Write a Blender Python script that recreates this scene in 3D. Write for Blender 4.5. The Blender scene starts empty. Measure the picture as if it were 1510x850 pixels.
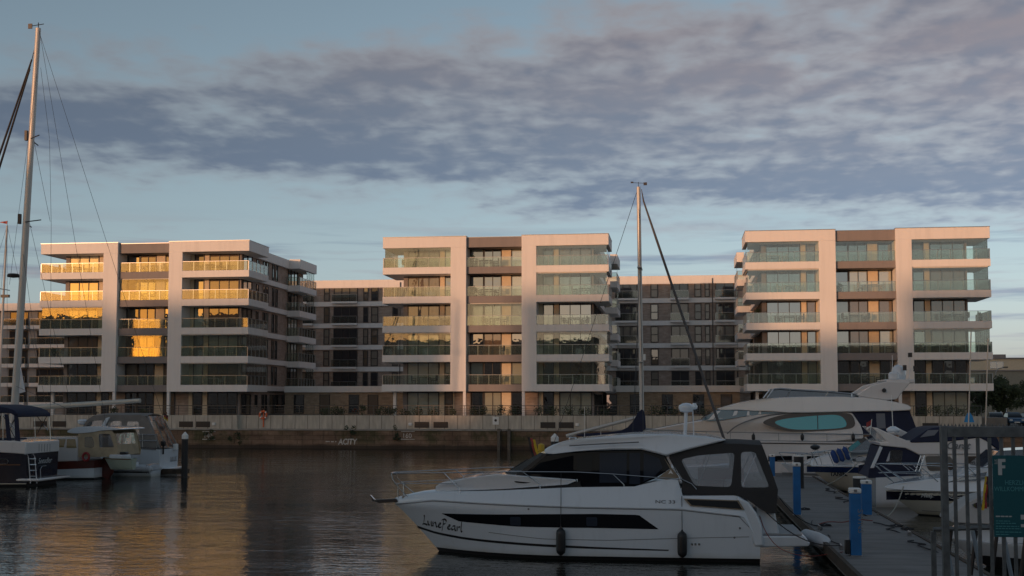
import bpy, bmesh, math, random
from mathutils import Vector, Matrix
R = math.radians
random.seed(7)
scene = bpy.context.scene
COL = scene.collection

# ------------------------------------------------------------------ camera, sky, sun, exposure
F_PX, CX, CY, EYE, YAW = 1800.0, 755.0, 476.0, 4.5, 7.74
PITCH = math.degrees(math.atan((592 - CY) / F_PX))
cd = bpy.data.cameras.new('camera'); cam = bpy.data.objects.new('camera', cd); COL.objects.link(cam)
cam.location = (0, 0, EYE)
cam.rotation_euler = (R(90 + PITCH), 0, R(YAW))
cd.sensor_width = 36; cd.lens = 36 * F_PX / 1510
cd.shift_y = (CY - 425) / 1510
cd.clip_start = 0.1; cd.clip_end = 6000
scene.camera = cam

SUN_AZ, SUN_EL = 33.0, 3.2          # the sun stands low behind the camera, to its left
sdir = Vector((-math.sin(R(SUN_AZ)) * math.cos(R(SUN_EL)), -math.cos(R(SUN_AZ)) * math.cos(R(SUN_EL)), math.sin(R(SUN_EL))))
sd = bpy.data.lights.new('sun', 'SUN'); sun = bpy.data.objects.new('sun', sd); COL.objects.link(sun)
sd.energy = 2.0; sd.angle = R(0.9); sd.color = (0.84, 0.44, 0.235)
sun.rotation_euler = sdir.to_track_quat('Z', 'Y').to_euler()

scene.view_settings.view_transform = 'Standard'; scene.view_settings.look = 'None'
scene.view_settings.gamma = 1.0; scene.view_settings.use_curve_mapping = False
scene.view_settings.exposure = 0.5
scene.render.engine = 'CYCLES'
scene.cycles.max_bounces = 8; scene.cycles.transparent_max_bounces = 24

world = bpy.data.worlds.new("World"); scene.world = world; world.use_nodes = True
wn = world.node_tree; wn.nodes.clear()
class NT:
    """tiny helper for wiring nodes"""
    def __init__(s, t): s.t = t
    def n(s, kind, **kw):
        nd = s.t.nodes.new(kind)
        for k, v in kw.items():
            if k.startswith('i_'):
                nd.inputs[k[2:].replace('_', ' ')].default_value = v
            else: setattr(nd, k, v)
        return nd
    def l(s, a, b): s.t.links.new(a, b)
    def m(s, op, a, b=None, c=None, clamp=False):
        nd = s.t.nodes.new('ShaderNodeMath'); nd.operation = op; nd.use_clamp = clamp
        for i, v in enumerate((a, b, c)):
            if v is None: continue
            if isinstance(v, (int, float)): nd.inputs[i].default_value = v
            else: s.l(v, nd.inputs[i])
        return nd.outputs[0]
    def ramp(s, fac, stops, interp='LINEAR'):
        r = s.t.nodes.new('ShaderNodeValToRGB'); r.color_ramp.interpolation = interp
        el = r.color_ramp.elements
        while len(el) < len(stops): el.new(0.5)
        for e, (p, c) in zip(el, stops):
            e.position = p; e.color = (c, c, c, 1) if isinstance(c, (int, float)) else (*c, 1)
        s.l(fac, r.inputs[0]); return r.outputs[0]
    def mix(s, fac, a, b, kind='MIX'):
        nd = s.t.nodes.new('ShaderNodeMix'); nd.data_type = 'RGBA'; nd.blend_type = kind
        for sock, v in ((nd.inputs[0], fac), (nd.inputs[6], a), (nd.inputs[7], b)):
            if isinstance(v, (int, float)): sock.default_value = v
            elif isinstance(v, tuple): sock.default_value = (*v, 1)
            else: s.l(v, sock)
        return nd.outputs[2]

def build_sky():
    T = NT(wn)
    sky = T.n('ShaderNodeTexSky', sky_type='NISHITA', sun_disc=False, sun_elevation=R(SUN_EL),
              sun_rotation=R(180 + SUN_AZ), altitude=0, air_density=1.0, dust_density=0.6, ozone_density=1.4)
    tc = T.n('ShaderNodeTexCoord')
    sep = T.n('ShaderNodeSeparateXYZ'); T.l(tc.outputs['Generated'], sep.inputs[0])
    x, y, z = sep.outputs
    zc = T.m('MAXIMUM', z, 0.0)
    inv = T.m('DIVIDE', 1.0, T.m('ADD', zc, 0.10))
    u = T.m('MULTIPLY', x, inv); v = T.m('MULTIPLY', y, inv)
    cmb = T.n('ShaderNodeCombineXYZ'); T.l(u, cmb.inputs[0]); T.l(v, cmb.inputs[1])
    az = T.m('ARCTAN2', x, y)                                   # 0 straight at the facades, + to the right
    azd = T.m('MULTIPLY', az, 57.2958); eld = T.m('MULTIPLY', T.m('ARCSINE', z), 57.2958)
    # cloud sheet: broad bank plus small ripples, on a plane high overhead
    def noise(scale, detail, rough, off, sx=1.0, sy=1.0, dist=0.0):
        mp = T.n('ShaderNodeMapping'); mp.inputs['Scale'].default_value = (sx, sy, 1); mp.inputs['Location'].default_value = off
        T.l(cmb.outputs[0], mp.inputs[0])
        nz = T.n('ShaderNodeTexNoise'); nz.inputs['Scale'].default_value = scale; nz.inputs['Detail'].default_value = detail
        nz.inputs['Roughness'].default_value = rough; nz.inputs['Distortion'].default_value = dist
        T.l(mp.outputs[0], nz.inputs['Vector']); return nz.outputs[0]
    big = noise(0.8, 3, 0.5, (3.1, 1.7, 0), 0.5, 1.0)
    mid = noise(2.7, 5, 0.52, (0.3, 5.2, 0), 0.68, 1.0, 0.15)
    fine = noise(10.5, 3, 0.5, (7.3, 2.2, 0), 1.0, 0.85, 0.2)
    # where the bank lies: a wedge whose lower edge dips to the right and whose top opens to the right
    low = T.m('SUBTRACT', 8.9, T.m('MULTIPLY', T.m('ADD', azd, 8.0), 0.06))
    lowm = T.n('ShaderNodeMapRange', interpolation_type='SMOOTHSTEP'); T.l(T.m('SUBTRACT', eld, low), lowm.inputs[0])
    lowm.inputs[1].default_value = -1.6; lowm.inputs[2].default_value = 1.8
    top = T.m('ADD', 15.6, T.m('MULTIPLY', T.m('ADD', azd, 22.0), 0.13))
    topm = T.n('ShaderNodeMapRange', interpolation_type='SMOOTHSTEP'); T.l(T.m('SUBTRACT', top, eld), topm.inputs[0])
    topm.inputs[1].default_value = -2.5; topm.inputs[2].default_value = 2.5
    front = T.n('ShaderNodeMapRange', interpolation_type='SMOOTHSTEP'); T.l(y, front.inputs[0])
    front.inputs[1].default_value = 0.0; front.inputs[2].default_value = 0.5
    bank = T.m('MULTIPLY', T.m('MULTIPLY', lowm.outputs[0], topm.outputs[0]), front.outputs[0])
    s = T.m('ADD', T.m('MULTIPLY', big, 0.36), T.m('ADD', T.m('MULTIPLY', mid, 0.64), T.m('MULTIPLY', fine, 0.42)))
    s = T.m('ADD', s, T.m('MULTIPLY', bank, 0.43))
    cover = T.n('ShaderNodeMapRange', interpolation_type='SMOOTHSTEP'); T.l(s, cover.inputs[0])
    cover.inputs[1].default_value = 0.80; cover.inputs[2].default_value = 1.16
    thick = T.n('ShaderNodeMapRange', interpolation_type='SMOOTHSTEP'); T.l(s, thick.inputs[0])
    thick.inputs[1].default_value = 0.90; thick.inputs[2].default_value = 1.20
    # low far streaks near the skyline
    st = T.n('ShaderNodeCombineXYZ'); T.l(T.m('MULTIPLY', azd, 0.05), st.inputs[0]); T.l(T.m('MULTIPLY', eld, 0.9), st.inputs[1])
    nz2 = T.n('ShaderNodeTexNoise'); nz2.inputs['Scale'].default_value = 1.3; nz2.inputs['Detail'].default_value = 5; nz2.inputs['Roughness'].default_value = 0.6
    T.l(st.outputs[0], nz2.inputs['Vector'])
    stm = T.n('ShaderNodeMapRange', interpolation_type='SMOOTHSTEP'); T.l(nz2.outputs[0], stm.inputs[0])
    stm.inputs[1].default_value = 0.47; stm.inputs[2].default_value = 0.64
    lowband = T.n('ShaderNodeMapRange', interpolation_type='SMOOTHSTEP'); T.l(eld, lowband.inputs[0])
    lowband.inputs[1].default_value = 9.0; lowband.inputs[2].default_value = 6.5
    streak = T.m('MULTIPLY', T.m('MULTIPLY', stm.outputs[0], lowband.outputs[0]), T.m('MULTIPLY', front.outputs[0], 0.75))
    lum = T.n('ShaderNodeRGBToBW'); T.l(sky.outputs[0], lum.inputs[0])
    rear = T.ramp(T.m('MULTIPLY', y, -1.0), [(0.0, 0.0), (0.5, 1.0)])
    skyg = T.n('ShaderNodeCombineColor')
    for i in range(3): T.l(lum.outputs[0], skyg.inputs[i])
    pale = T.mix(1.0, skyg.outputs[0], SKY_PALE, 'MULTIPLY')
    # warm glow low down around the sun; the rest of the western sky is a duller, bluer grey
    dt = T.m('ADD', T.m('MULTIPLY', x, -math.sin(R(SUN_AZ))), T.m('MULTIPLY', y, -math.cos(R(SUN_AZ))))
    gaz = T.n('ShaderNodeMapRange', interpolation_type='SMOOTHSTEP'); T.l(dt, gaz.inputs[0]); gaz.inputs[1].default_value = 0.82; gaz.inputs[2].default_value = 0.985
    gel = T.n('ShaderNodeMapRange', interpolation_type='SMOOTHSTEP'); T.l(eld, gel.inputs[0]); gel.inputs[1].default_value = 24.0; gel.inputs[2].default_value = 6.0
    glow = T.m('MULTIPLY', gaz.outputs[0], gel.outputs[0])
    west = T.mix(1.0, skyg.outputs[0], SKY_WEST, 'MULTIPLY')
    skyr = T.mix(0.62, sky.outputs[0], west)
    skyr = T.mix(glow, skyr, T.mix(1.0, sky.outputs[0], (1.05, 0.74, 0.44), 'MULTIPLY'))
    skycol = T.mix(rear, T.mix(0.62, sky.outputs[0], pale), skyr)
    grey = T.n('ShaderNodeCombineColor')
    for i in range(3): T.l(lum.outputs[0], grey.inputs[i])
    dark = T.mix(1.0, grey.outputs[0], CLOUD_DARK, 'MULTIPLY')
    pink0 = T.mix(1.0, grey.outputs[0], CLOUD_PINK, 'MULTIPLY'); palec = T.mix(1.0, grey.outputs[0], CLOUD_PALE, 'MULTIPLY')
    # sunlit upper side of the bank: pinker the higher and further right it is
    warm = T.n('ShaderNodeMapRange'); T.l(T.m('ADD', eld, T.m('MULTIPLY', azd, 0.12)), warm.inputs[0])
    warm.inputs[1].default_value = 9.0; warm.inputs[2].default_value = 19.0
    pink = T.mix(T.ramp(warm.outputs[0], [(0.0, 0.15), (0.75, 1.0)]), palec, pink0)
    warmn = T.m('MULTIPLY', warm.outputs[0], T.ramp(mid, [(0.40, 0.0), (0.62, 1.0)]))
    body = T.mix(T.m('MULTIPLY', warmn, 0.55), dark, pink)
    edge = T.mix(thick.outputs[0], pink, body)
    c1 = T.mix(T.m('MULTIPLY', cover.outputs[0], 0.93), skycol, edge)
    c2 = T.mix(streak, c1, T.mix(T.ramp(mid, [(0.42, 0.0), (0.6, 0.6)]), dark, T.mix(1.0, grey.outputs[0], (0.98, 0.86, 0.88), 'MULTIPLY')))
    bg = T.n('ShaderNodeBackground'); T.l(c2, bg.inputs[0]); bg.inputs[1].default_value = 0.15
    out = T.n('ShaderNodeOutputWorld'); T.l(bg.outputs[0], out.inputs[0])
SKY_PALE = (0.84, 1.12, 1.44)
SKY_WEST = (1.02, 1.12, 1.30)
CLOUD_PALE = (0.74, 0.89, 1.04)
CLOUD_DARK = (0.38, 0.50, 0.71)
CLOUD_PINK = (1.14, 0.86, 0.80)
build_sky()

# ------------------------------------------------------------------ helpers
def ray(px, py):
    th, p = R(YAW), R(PITCH)
    Rt = Vector((math.cos(th), math.sin(th), 0)); F0 = Vector((-math.sin(th), math.cos(th), 0))
    F = F0 * math.cos(p) + Vector((0, 0, math.sin(p))); U = -F0 * math.sin(p) + Vector((0, 0, math.cos(p)))
    return F + Rt * ((px - CX) / F_PX) - U * ((py - CY) / F_PX)
def at_y(px, py, Y):          # point of the place seen at a pixel, on the upright plane y = Y
    r = ray(px, py); k = Y / r.y
    return Vector((0, 0, EYE)) + r * k
def at_x(px, py, X):          # ... on the upright plane x = X
    r = ray(px, py); k = X / r.x
    return Vector((0, 0, EYE)) + r * k
def at_z(px, py, Z):
    r = ray(px, py); k = (Z - EYE) / r.z
    return Vector((0, 0, EYE)) + r * k

MATS = {}
def mat(name, col, rough=0.6, metal=0.0, var=0.0, vscale=3.0, bump=0.0, bscale=20.0, spec=None, stretch=(1, 1, 1)):
    if name in MATS: return MATS[name]
    m = bpy.data.materials.new(name); m.use_nodes = True; T = NT(m.node_tree)
    b = m.node_tree.nodes['Principled BSDF']
    b.inputs['Base Color'].default_value = (*col, 1); b.inputs['Roughness'].default_value = rough; b.inputs['Metallic'].default_value = metal
    if spec is not None: b.inputs['Specular IOR Level'].default_value = spec
    if var or bump:
        tc = T.n('ShaderNodeTexCoord'); mp = T.n('ShaderNodeMapping'); mp.inputs['Scale'].default_value = stretch
        T.l(tc.outputs['Object'], mp.inputs[0])
    if var:
        nz = T.n('ShaderNodeTexNoise'); nz.inputs['Scale'].default_value = vscale; nz.inputs['Detail'].default_value = 6
        T.l(mp.outputs[0], nz.inputs['Vector'])
        f = T.ramp(nz.outputs[0], [(0.3, 0.0), (0.7, 1.0)])
        c = T.mix(f, tuple(x * (1 - var) for x in col), tuple(min(1, x * (1 + var)) for x in col))
        T.l(c, b.inputs['Base Color'])
        T.l(T.m('ADD', T.m('MULTIPLY', nz.outputs[0], 0.25 * rough), rough * 0.87), b.inputs['Roughness'])
    if bump:
        n2 = T.n('ShaderNodeTexNoise'); n2.inputs['Scale'].default_value = bscale; n2.inputs['Detail'].default_value = 4
        T.l(mp.outputs[0], n2.inputs['Vector'])
        bp = T.n('ShaderNodeBump'); bp.inputs['Strength'].default_value = bump; bp.inputs['Distance'].default_value = 0.02
        T.l(n2.outputs[0], bp.inputs['Height']); T.l(bp.outputs[0], b.inputs['Normal'])
    MATS[name] = m; return m

def glassy(name, base, refl=0.35, transp=0.0, rough=0.01, tint=(1, 1, 1), tcol=(1, 1, 1), wav=0.0):
    """reflecting pane: a dark room (or a clear view) behind a coated sheet"""
    if name in MATS: return MATS[name]
    m = bpy.data.materials.new(name); m.use_nodes = True; T = NT(m.node_tree); m.node_tree.nodes.clear()
    o = T.n('ShaderNodeOutputMaterial')
    g = T.n('ShaderNodeBsdfGlossy'); g.inputs['Roughness'].default_value = rough; g.inputs['Color'].default_value = (*tint, 1)
    if wav:
        tc = T.n('ShaderNodeTexCoord'); nz = T.n('ShaderNodeTexNoise'); nz.inputs['Scale'].default_value = 1.1; nz.inputs['Detail'].default_value = 2
        oi = T.n('ShaderNodeObjectInfo'); va = T.n('ShaderNodeVectorMath', operation='ADD'); cr_ = T.n('ShaderNodeCombineXYZ'); T.l(T.m('MULTIPLY', oi.outputs['Random'], 50.0), cr_.inputs[0])
        T.l(tc.outputs['Object'], va.inputs[0]); T.l(cr_.outputs[0], va.inputs[1]); T.l(va.outputs[0], nz.inputs['Vector'])
        bp = T.n('ShaderNodeBump'); bp.inputs['Strength'].default_value = wav; bp.inputs['Distance'].default_value = 0.02
        T.l(nz.outputs[0], bp.inputs['Height']); T.l(bp.outputs[0], g.inputs['Normal'])
    if transp:
        d = T.n('ShaderNodeBsdfTransparent'); d.inputs[0].default_value = (*tcol, 1)
        if transp < 1:
            dd = T.n('ShaderNodeBsdfDiffuse'); dd.inputs[0].default_value = (*base, 1)
            mx = T.n('ShaderNodeMixShader'); mx.inputs[0].default_value = transp; T.l(dd.outputs[0], mx.inputs[1]); T.l(d.outputs[0], mx.inputs[2]); d = mx
    else:
        d = T.n('ShaderNodeBsdfDiffuse'); d.inputs[0].default_value = (*base, 1)
    lw = T.n('ShaderNodeFresnel'); lw.inputs[0].default_value = 1.5
    fac = T.m('ADD', T.m('MULTIPLY', lw.outputs[0], 0.9), refl - 0.03, clamp=True)
    mx = T.n('ShaderNodeMixShader'); T.l(fac, mx.inputs[0]); T.l(d.outputs[0], mx.inputs[1]); T.l(g.outputs[0], mx.inputs[2])
    T.l(mx.outputs[0], o.inputs[0]); MATS[name] = m; return m

def tag(o, label=None, cat=None, group=None, kind=None):
    if label: o['label'] = label
    if cat: o['category'] = cat
    if group: o['group'] = group
    if kind: o['kind'] = kind
    return o
def thing(name, label, cat, loc=(0, 0, 0), rz=0.0, group=None):
    o = bpy.data.objects.new(name, None); COL.objects.link(o); o.location = loc; o.rotation_euler = (0, 0, rz)
    o.empty_display_size = 0.3
    return tag(o, label, cat, group)

class MB:
    """mesh builder in local coordinates"""
    def __init__(s): s.v = []; s.f = []
    def add(s, vs, fs):
        k = len(s.v); s.v += [tuple(v) for v in vs]; s.f += [tuple(i + k for i in f) for f in fs]; return s
    def box(s, x0, x1, y0, y1, z0, z1):
        return s.add([(x, y, z) for z in (z0, z1) for y in (y0, y1) for x in (x0, x1)],
                     [(0, 2, 3, 1), (4, 5, 7, 6), (0, 1, 5, 4), (2, 6, 7, 3), (0, 4, 6, 2), (1, 3, 7, 5)])
    def quad(s, a, b, c, d): return s.add([a, b, c, d], [(0, 1, 2, 3)])
    def tube(s, pts, r, n=6, caps=True):
        pts = [Vector(p) for p in pts]; rr = r if isinstance(r, (list, tuple)) else [r] * len(pts)
        k = len(s.v); up = None
        for i, p in enumerate(pts):
            t = (pts[min(i + 1, len(pts) - 1)] - pts[max(i - 1, 0)]).normalized()
            if up is None: up = Vector((0, 0, 1)) if abs(t.z) < 0.9 else Vector((1, 0, 0))
            a = t.cross(up).normalized(); up = a.cross(t).normalized()
            for j in range(n):
                th = 2 * math.pi * j / n
                s.v.append(tuple(p + (a * math.cos(th) + up * math.sin(th)) * rr[i]))
        for i in range(len(pts) - 1):
            for j in range(n):
                j2 = (j + 1) % n
                s.f.append((k + i * n + j, k + i * n + j2, k + (i + 1) * n + j2, k + (i + 1) * n + j))
        if caps:
            s.f.append(tuple(k + j for j in range(n))[::-1]); s.f.append(tuple(k + (len(pts) - 1) * n + j for j in range(n)))
        return s
    def lathe(s, prof, c=(0, 0, 0), n=12, axis='z'):
        """prof: list of (radius, height)"""
        k = len(s.v)
        for r, h in prof:
            for j in range(n):
                a = 2 * math.pi * j / n; p = (r * math.cos(a), r * math.sin(a), h)
                if axis == 'x': p = (h, p[0], p[1])
                if axis == 'y': p = (p[0], h, p[1])
                s.v.append((c[0] + p[0], c[1] + p[1], c[2] + p[2]))
        for i in range(len(prof) - 1):
            for j in range(n):
                j2 = (j + 1) % n; s.f.append((k + i * n + j, k + i * n + j2, k + (i + 1) * n + j2, k + (i + 1) * n + j))
        s.f.append(tuple(k + j for j in range(n))[::-1]); s.f.append(tuple(k + (len(prof) - 1) * n + j for j in range(n)))
        return s
    def slab(s, outline, w, y0=0.0):
        """closed side outline [(x, z)], half width w(x, z) or number: a body symmetric about y0"""
        wf = w if callable(w) else (lambda x, z: w); n = len(outline); k = len(s.v)
        for sg in (-1, 1):
            for x, z in outline: s.v.append((x, y0 + sg * wf(x, z), z))
        s.f.append(tuple(k + i for i in range(n))); s.f.append(tuple(k + n + i for i in range(n))[::-1])
        for i in range(n):
            j = (i + 1) % n; s.f.append((k + j, k + i, k + n + i, k + n + j))
        return s
    def plate(s, outline, yf, t=0.02):
        """thin side panel following y = yf(x, z), t thick outward (-y)"""
        n = len(outline); k = len(s.v)
        for d in (0, -t):
            for x, z in outline: s.v.append((x, yf(x, z) + d, z))
        s.f.append(tuple(k + i for i in range(n))[::-1]); s.f.append(tuple(k + n + i for i in range(n)))
        for i in range(n):
            j = (i + 1) % n; s.f.append((k + i, k + j, k + n + j, k + n + i))
        return s
    def grid(s, rows):
        k = len(s.v); n = len(rows[0])
        for r in rows: s.v += [tuple(p) for p in r]
        for i in range(len(rows) - 1):
            for j in range(n - 1):
                s.f.append((k + i * n + j, k + i * n + j + 1, k + (i + 1) * n + j + 1, k + (i + 1) * n + j))
        return s
    def build(s, name, m, parent=None, bevel=0.0, smooth=False, seg=2, recalc=True, kind=None):
        me = bpy.data.meshes.new(name); me.from_pydata(s.v, [], s.f); me.update()
        if recalc:
            b = bmesh.new(); b.from_mesh(me); bmesh.ops.recalc_face_normals(b, faces=b.faces); b.to_mesh(me); b.free()
        if smooth:
            for p in me.polygons: p.use_smooth = True
        o = bpy.data.objects.new(name, me); COL.objects.link(o)
        if isinstance(m, str): m = MATS[m]
        me.materials.append(m)
        if parent: o.parent = parent
        if bevel:
            md = o.modifiers.new('bevel', 'BEVEL'); md.width = bevel; md.segments = seg; md.limit_method = 'ANGLE'; md.angle_limit = R(35)
            for p in me.polygons: p.use_smooth = True
            md.harden_normals = False
        if smooth or bevel:
            try: me.set_sharp_from_angle(angle=R(40))
            except Exception: pass
        if kind: o['kind'] = kind
        return o

def text_obj(name, s, size, loc, m, parent, shear=0.0, rot=(R(90), 0, 0), bold=0.0, extrude=0.002, sx=1.0):
    cu = bpy.data.curves.new(name, 'FONT'); cu.body = s; cu.size = size; cu.shear = shear; cu.offset = bold; cu.extrude = extrude
    o = bpy.data.objects.new(name, cu); COL.objects.link(o)
    dg = bpy.context.evaluated_depsgraph_get(); me = bpy.data.meshes.new_from_object(o.evaluated_get(dg))
    bpy.data.objects.remove(o)
    o = bpy.data.objects.new(name, me); COL.objects.link(o); me.materials.clear(); me.materials.append(MATS[m] if isinstance(m, str) else m)
    o.location = loc; o.rotation_euler = rot; o.scale = (sx, 1, 1); o.parent = parent
    return o

# ------------------------------------------------------------------ materials
def render_mat(name, col, streak, joint=0.0):
    m = bpy.data.materials.new(name); m.use_nodes = True; T = NT(m.node_tree); b = m.node_tree.nodes['Principled BSDF']
    tc = T.n('ShaderNodeTexCoord')
    def nz(sc, st, det):
        mp = T.n('ShaderNodeMapping'); mp.inputs['Scale'].default_value = st; T.l(tc.outputs['Object'], mp.inputs[0])
        n = T.n('ShaderNodeTexNoise'); n.inputs['Scale'].default_value = sc; n.inputs['Detail'].default_value = det; T.l(mp.outputs[0], n.inputs['Vector']); return n.outputs[0]
    drip = T.ramp(nz(2.2, (1, 1, 0.10), 6), [(0.48, 0.0), (0.72, 1.0)])
    blot = T.ramp(nz(0.35, (1, 1, 1), 5), [(0.35, 0.0), (0.7, 1.0)])
    c = T.mix(T.m('MULTIPLY', drip, streak), col, tuple(x * 0.62 for x in col))
    c = T.mix(T.m('MULTIPLY', blot, streak * 0.55), c, tuple(x * y for x, y in zip(col, (0.82, 0.80, 0.74))))
    T.l(c, b.inputs['Base Color']); b.inputs['Roughness'].default_value = 0.8; MATS[name] = m
render_mat('white_render', (0.80, 0.775, 0.755), 0.22)
render_mat('taupe_render', (0.25, 0.225, 0.22), 0.25)
mat('cream_render', (0.62, 0.52, 0.38), 0.85, var=0.05)
mat('dark_frame', (0.035, 0.03, 0.028), 0.5)
mat('brown_blind', (0.16, 0.11, 0.075), 0.7, var=0.1, stretch=(1, 1, 14))
mat('pale_curtain', (0.42, 0.45, 0.38), 0.8, var=0.35, vscale=2.2, stretch=(6, 1, 0.3))
mat('steel', (0.35, 0.35, 0.35), 0.35, 0.9)
mat('galvanised', (0.14, 0.15, 0.155), 0.55, 0.55, var=0.25, vscale=14)
mat('chrome', (0.6, 0.6, 0.6), 0.15, 1.0)
mat('concrete', (0.30, 0.28, 0.25), 0.9, var=0.22, vscale=1.2, bump=0.4, bscale=18)
mat('asphalt', (0.06, 0.06, 0.06), 0.9, var=0.2)
mat('paving', (0.16, 0.15, 0.135), 0.9, var=0.25, vscale=0.8)
mat('black_plastic', (0.015, 0.015, 0.017), 0.4)
mat('leaf_dark', (0.035, 0.055, 0.022), 0.8, var=0.5, vscale=3)
mat('leaf_mid', (0.06, 0.075, 0.03), 0.8, var=0.5, vscale=3)
mat('bark', (0.07, 0.05, 0.035), 0.9, var=0.3)
mat('white_paint', (0.75, 0.75, 0.73), 0.5)
mat('orange', (0.65, 0.13, 0.04), 0.6)
glassy('pane_dark', (0.012, 0.013, 0.014), 0.26, wav=0.12)
glassy('pane_blind', (0.13, 0.095, 0.065), 0.12, wav=0.12)
glassy('pane_curtain', (0.34, 0.36, 0.30), 0.20, wav=0.12)
glassy('rear_pane', (0.035, 0.035, 0.04), 0.05)
glassy('rear_blind', (0.22, 0.19, 0.16), 0.03)
glassy('rail_glass', (0.34, 0.38, 0.32), 0.075, 0.955, 0.02, tcol=(0.90, 0.94, 0.90))
glassy('dim_glass', (0.12, 0.12, 0.11), 0.05, 0.80, 0.05, tcol=(0.75, 0.78, 0.74))
glassy('screen_glass', (0.3, 0.34, 0.3), 0.065, 0.97, 0.01, tcol=(0.91, 0.95, 0.92), wav=0.12)

def brick_mat(name, c1, c2, mortar, scale=1.0, bw=0.24, bh=0.075):
    m = bpy.data.materials.new(name); m.use_nodes = True; T = NT(m.node_tree); b = m.node_tree.nodes['Principled BSDF']
    tc = T.n('ShaderNodeTexCoord'); sp = T.n('ShaderNodeSeparateXYZ'); T.l(tc.outputs['Object'], sp.inputs[0])
    cb = T.n('ShaderNodeCombineXYZ'); T.l(T.m('ADD', sp.outputs[0], sp.outputs[1]), cb.inputs[0]); T.l(sp.outputs[2], cb.inputs[1])
    br = T.n('ShaderNodeTexBrick'); br.inputs['Scale'].default_value = 1.0; br.inputs['Brick Width'].default_value = bw; br.inputs['Row Height'].default_value = bh
    br.inputs['Mortar Size'].default_value = 0.008; br.inputs['Color1'].default_value = (*c1, 1); br.inputs['Color2'].default_value = (*c2, 1); br.inputs['Mortar'].default_value = (*mortar, 1)
    T.l(cb.outputs[0], br.inputs['Vector'])
    nz = T.n('ShaderNodeTexNoise'); nz.inputs['Scale'].default_value = 1.5; nz.inputs['Detail'].default_value = 6; T.l(tc.outputs['Object'], nz.inputs['Vector'])
    c = T.mix(0.6, br.outputs[0], T.ramp(nz.outputs[0], [(0.3, 0.55), (0.7, 1.0)]), 'MULTIPLY')
    T.l(c, b.inputs['Base Color']); b.inputs['Roughness'].default_value = 0.9; MATS[name] = m
brick_mat('brown_brick', (0.36, 0.275, 0.23), (0.46, 0.37, 0.31), (0.36, 0.31, 0.28), bw=0.5, bh=0.16)
brick_mat('buff_brick', (0.36, 0.26, 0.18), (0.46, 0.35, 0.25), (0.30, 0.26, 0.2), bw=0.5, bh=0.16)

def panel_mat():
    """pale precast panels with dark joints and streaks of damp"""
    m = bpy.data.materials.new('precast'); m.use_nodes = True; T = NT(m.node_tree); b = m.node_tree.nodes['Principled BSDF']
    tc = T.n('ShaderNodeTexCoord'); sp = T.n('ShaderNodeSeparateXYZ'); T.l(tc.outputs['Object'], sp.inputs[0])
    fr = T.m('FRACT', T.m('DIVIDE', T.m('ADD', sp.outputs[0], 200.0), 1.25))
    joint = T.m('LESS_THAN', fr, 0.05)
    cell = T.m('FLOOR', T.m('DIVIDE', T.m('ADD', sp.outputs[0], 200.0), 1.25))
    wn_ = T.n('ShaderNodeTexWhiteNoise', noise_dimensions='1D'); T.l(cell, wn_.inputs['W'])
    mp = T.n('ShaderNodeMapping'); mp.inputs['Scale'].default_value = (2.2, 1, 0.5); T.l(tc.outputs['Object'], mp.inputs[0])
    nz = T.n('ShaderNodeTexNoise'); nz.inputs['Scale'].default_value = 1.5; nz.inputs['Detail'].default_value = 7; T.l(mp.outputs[0], nz.inputs['Vector'])
    c = T.mix(T.ramp(nz.outputs[0], [(0.35, 0.0), (0.7, 1.0)]), (0.42, 0.38, 0.32), (0.60, 0.55, 0.47))
    c = T.mix(T.m('MULTIPLY', wn_.outputs[0], 0.3), c, (0.33, 0.31, 0.27))
    c = T.mix(T.m('MULTIPLY', joint, 0.75), c, (0.10, 0.09, 0.08))
    T.l(c, b.inputs['Base Color']); b.inputs['Roughness'].default_value = 0.9; MATS['precast'] = m
panel_mat()

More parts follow.
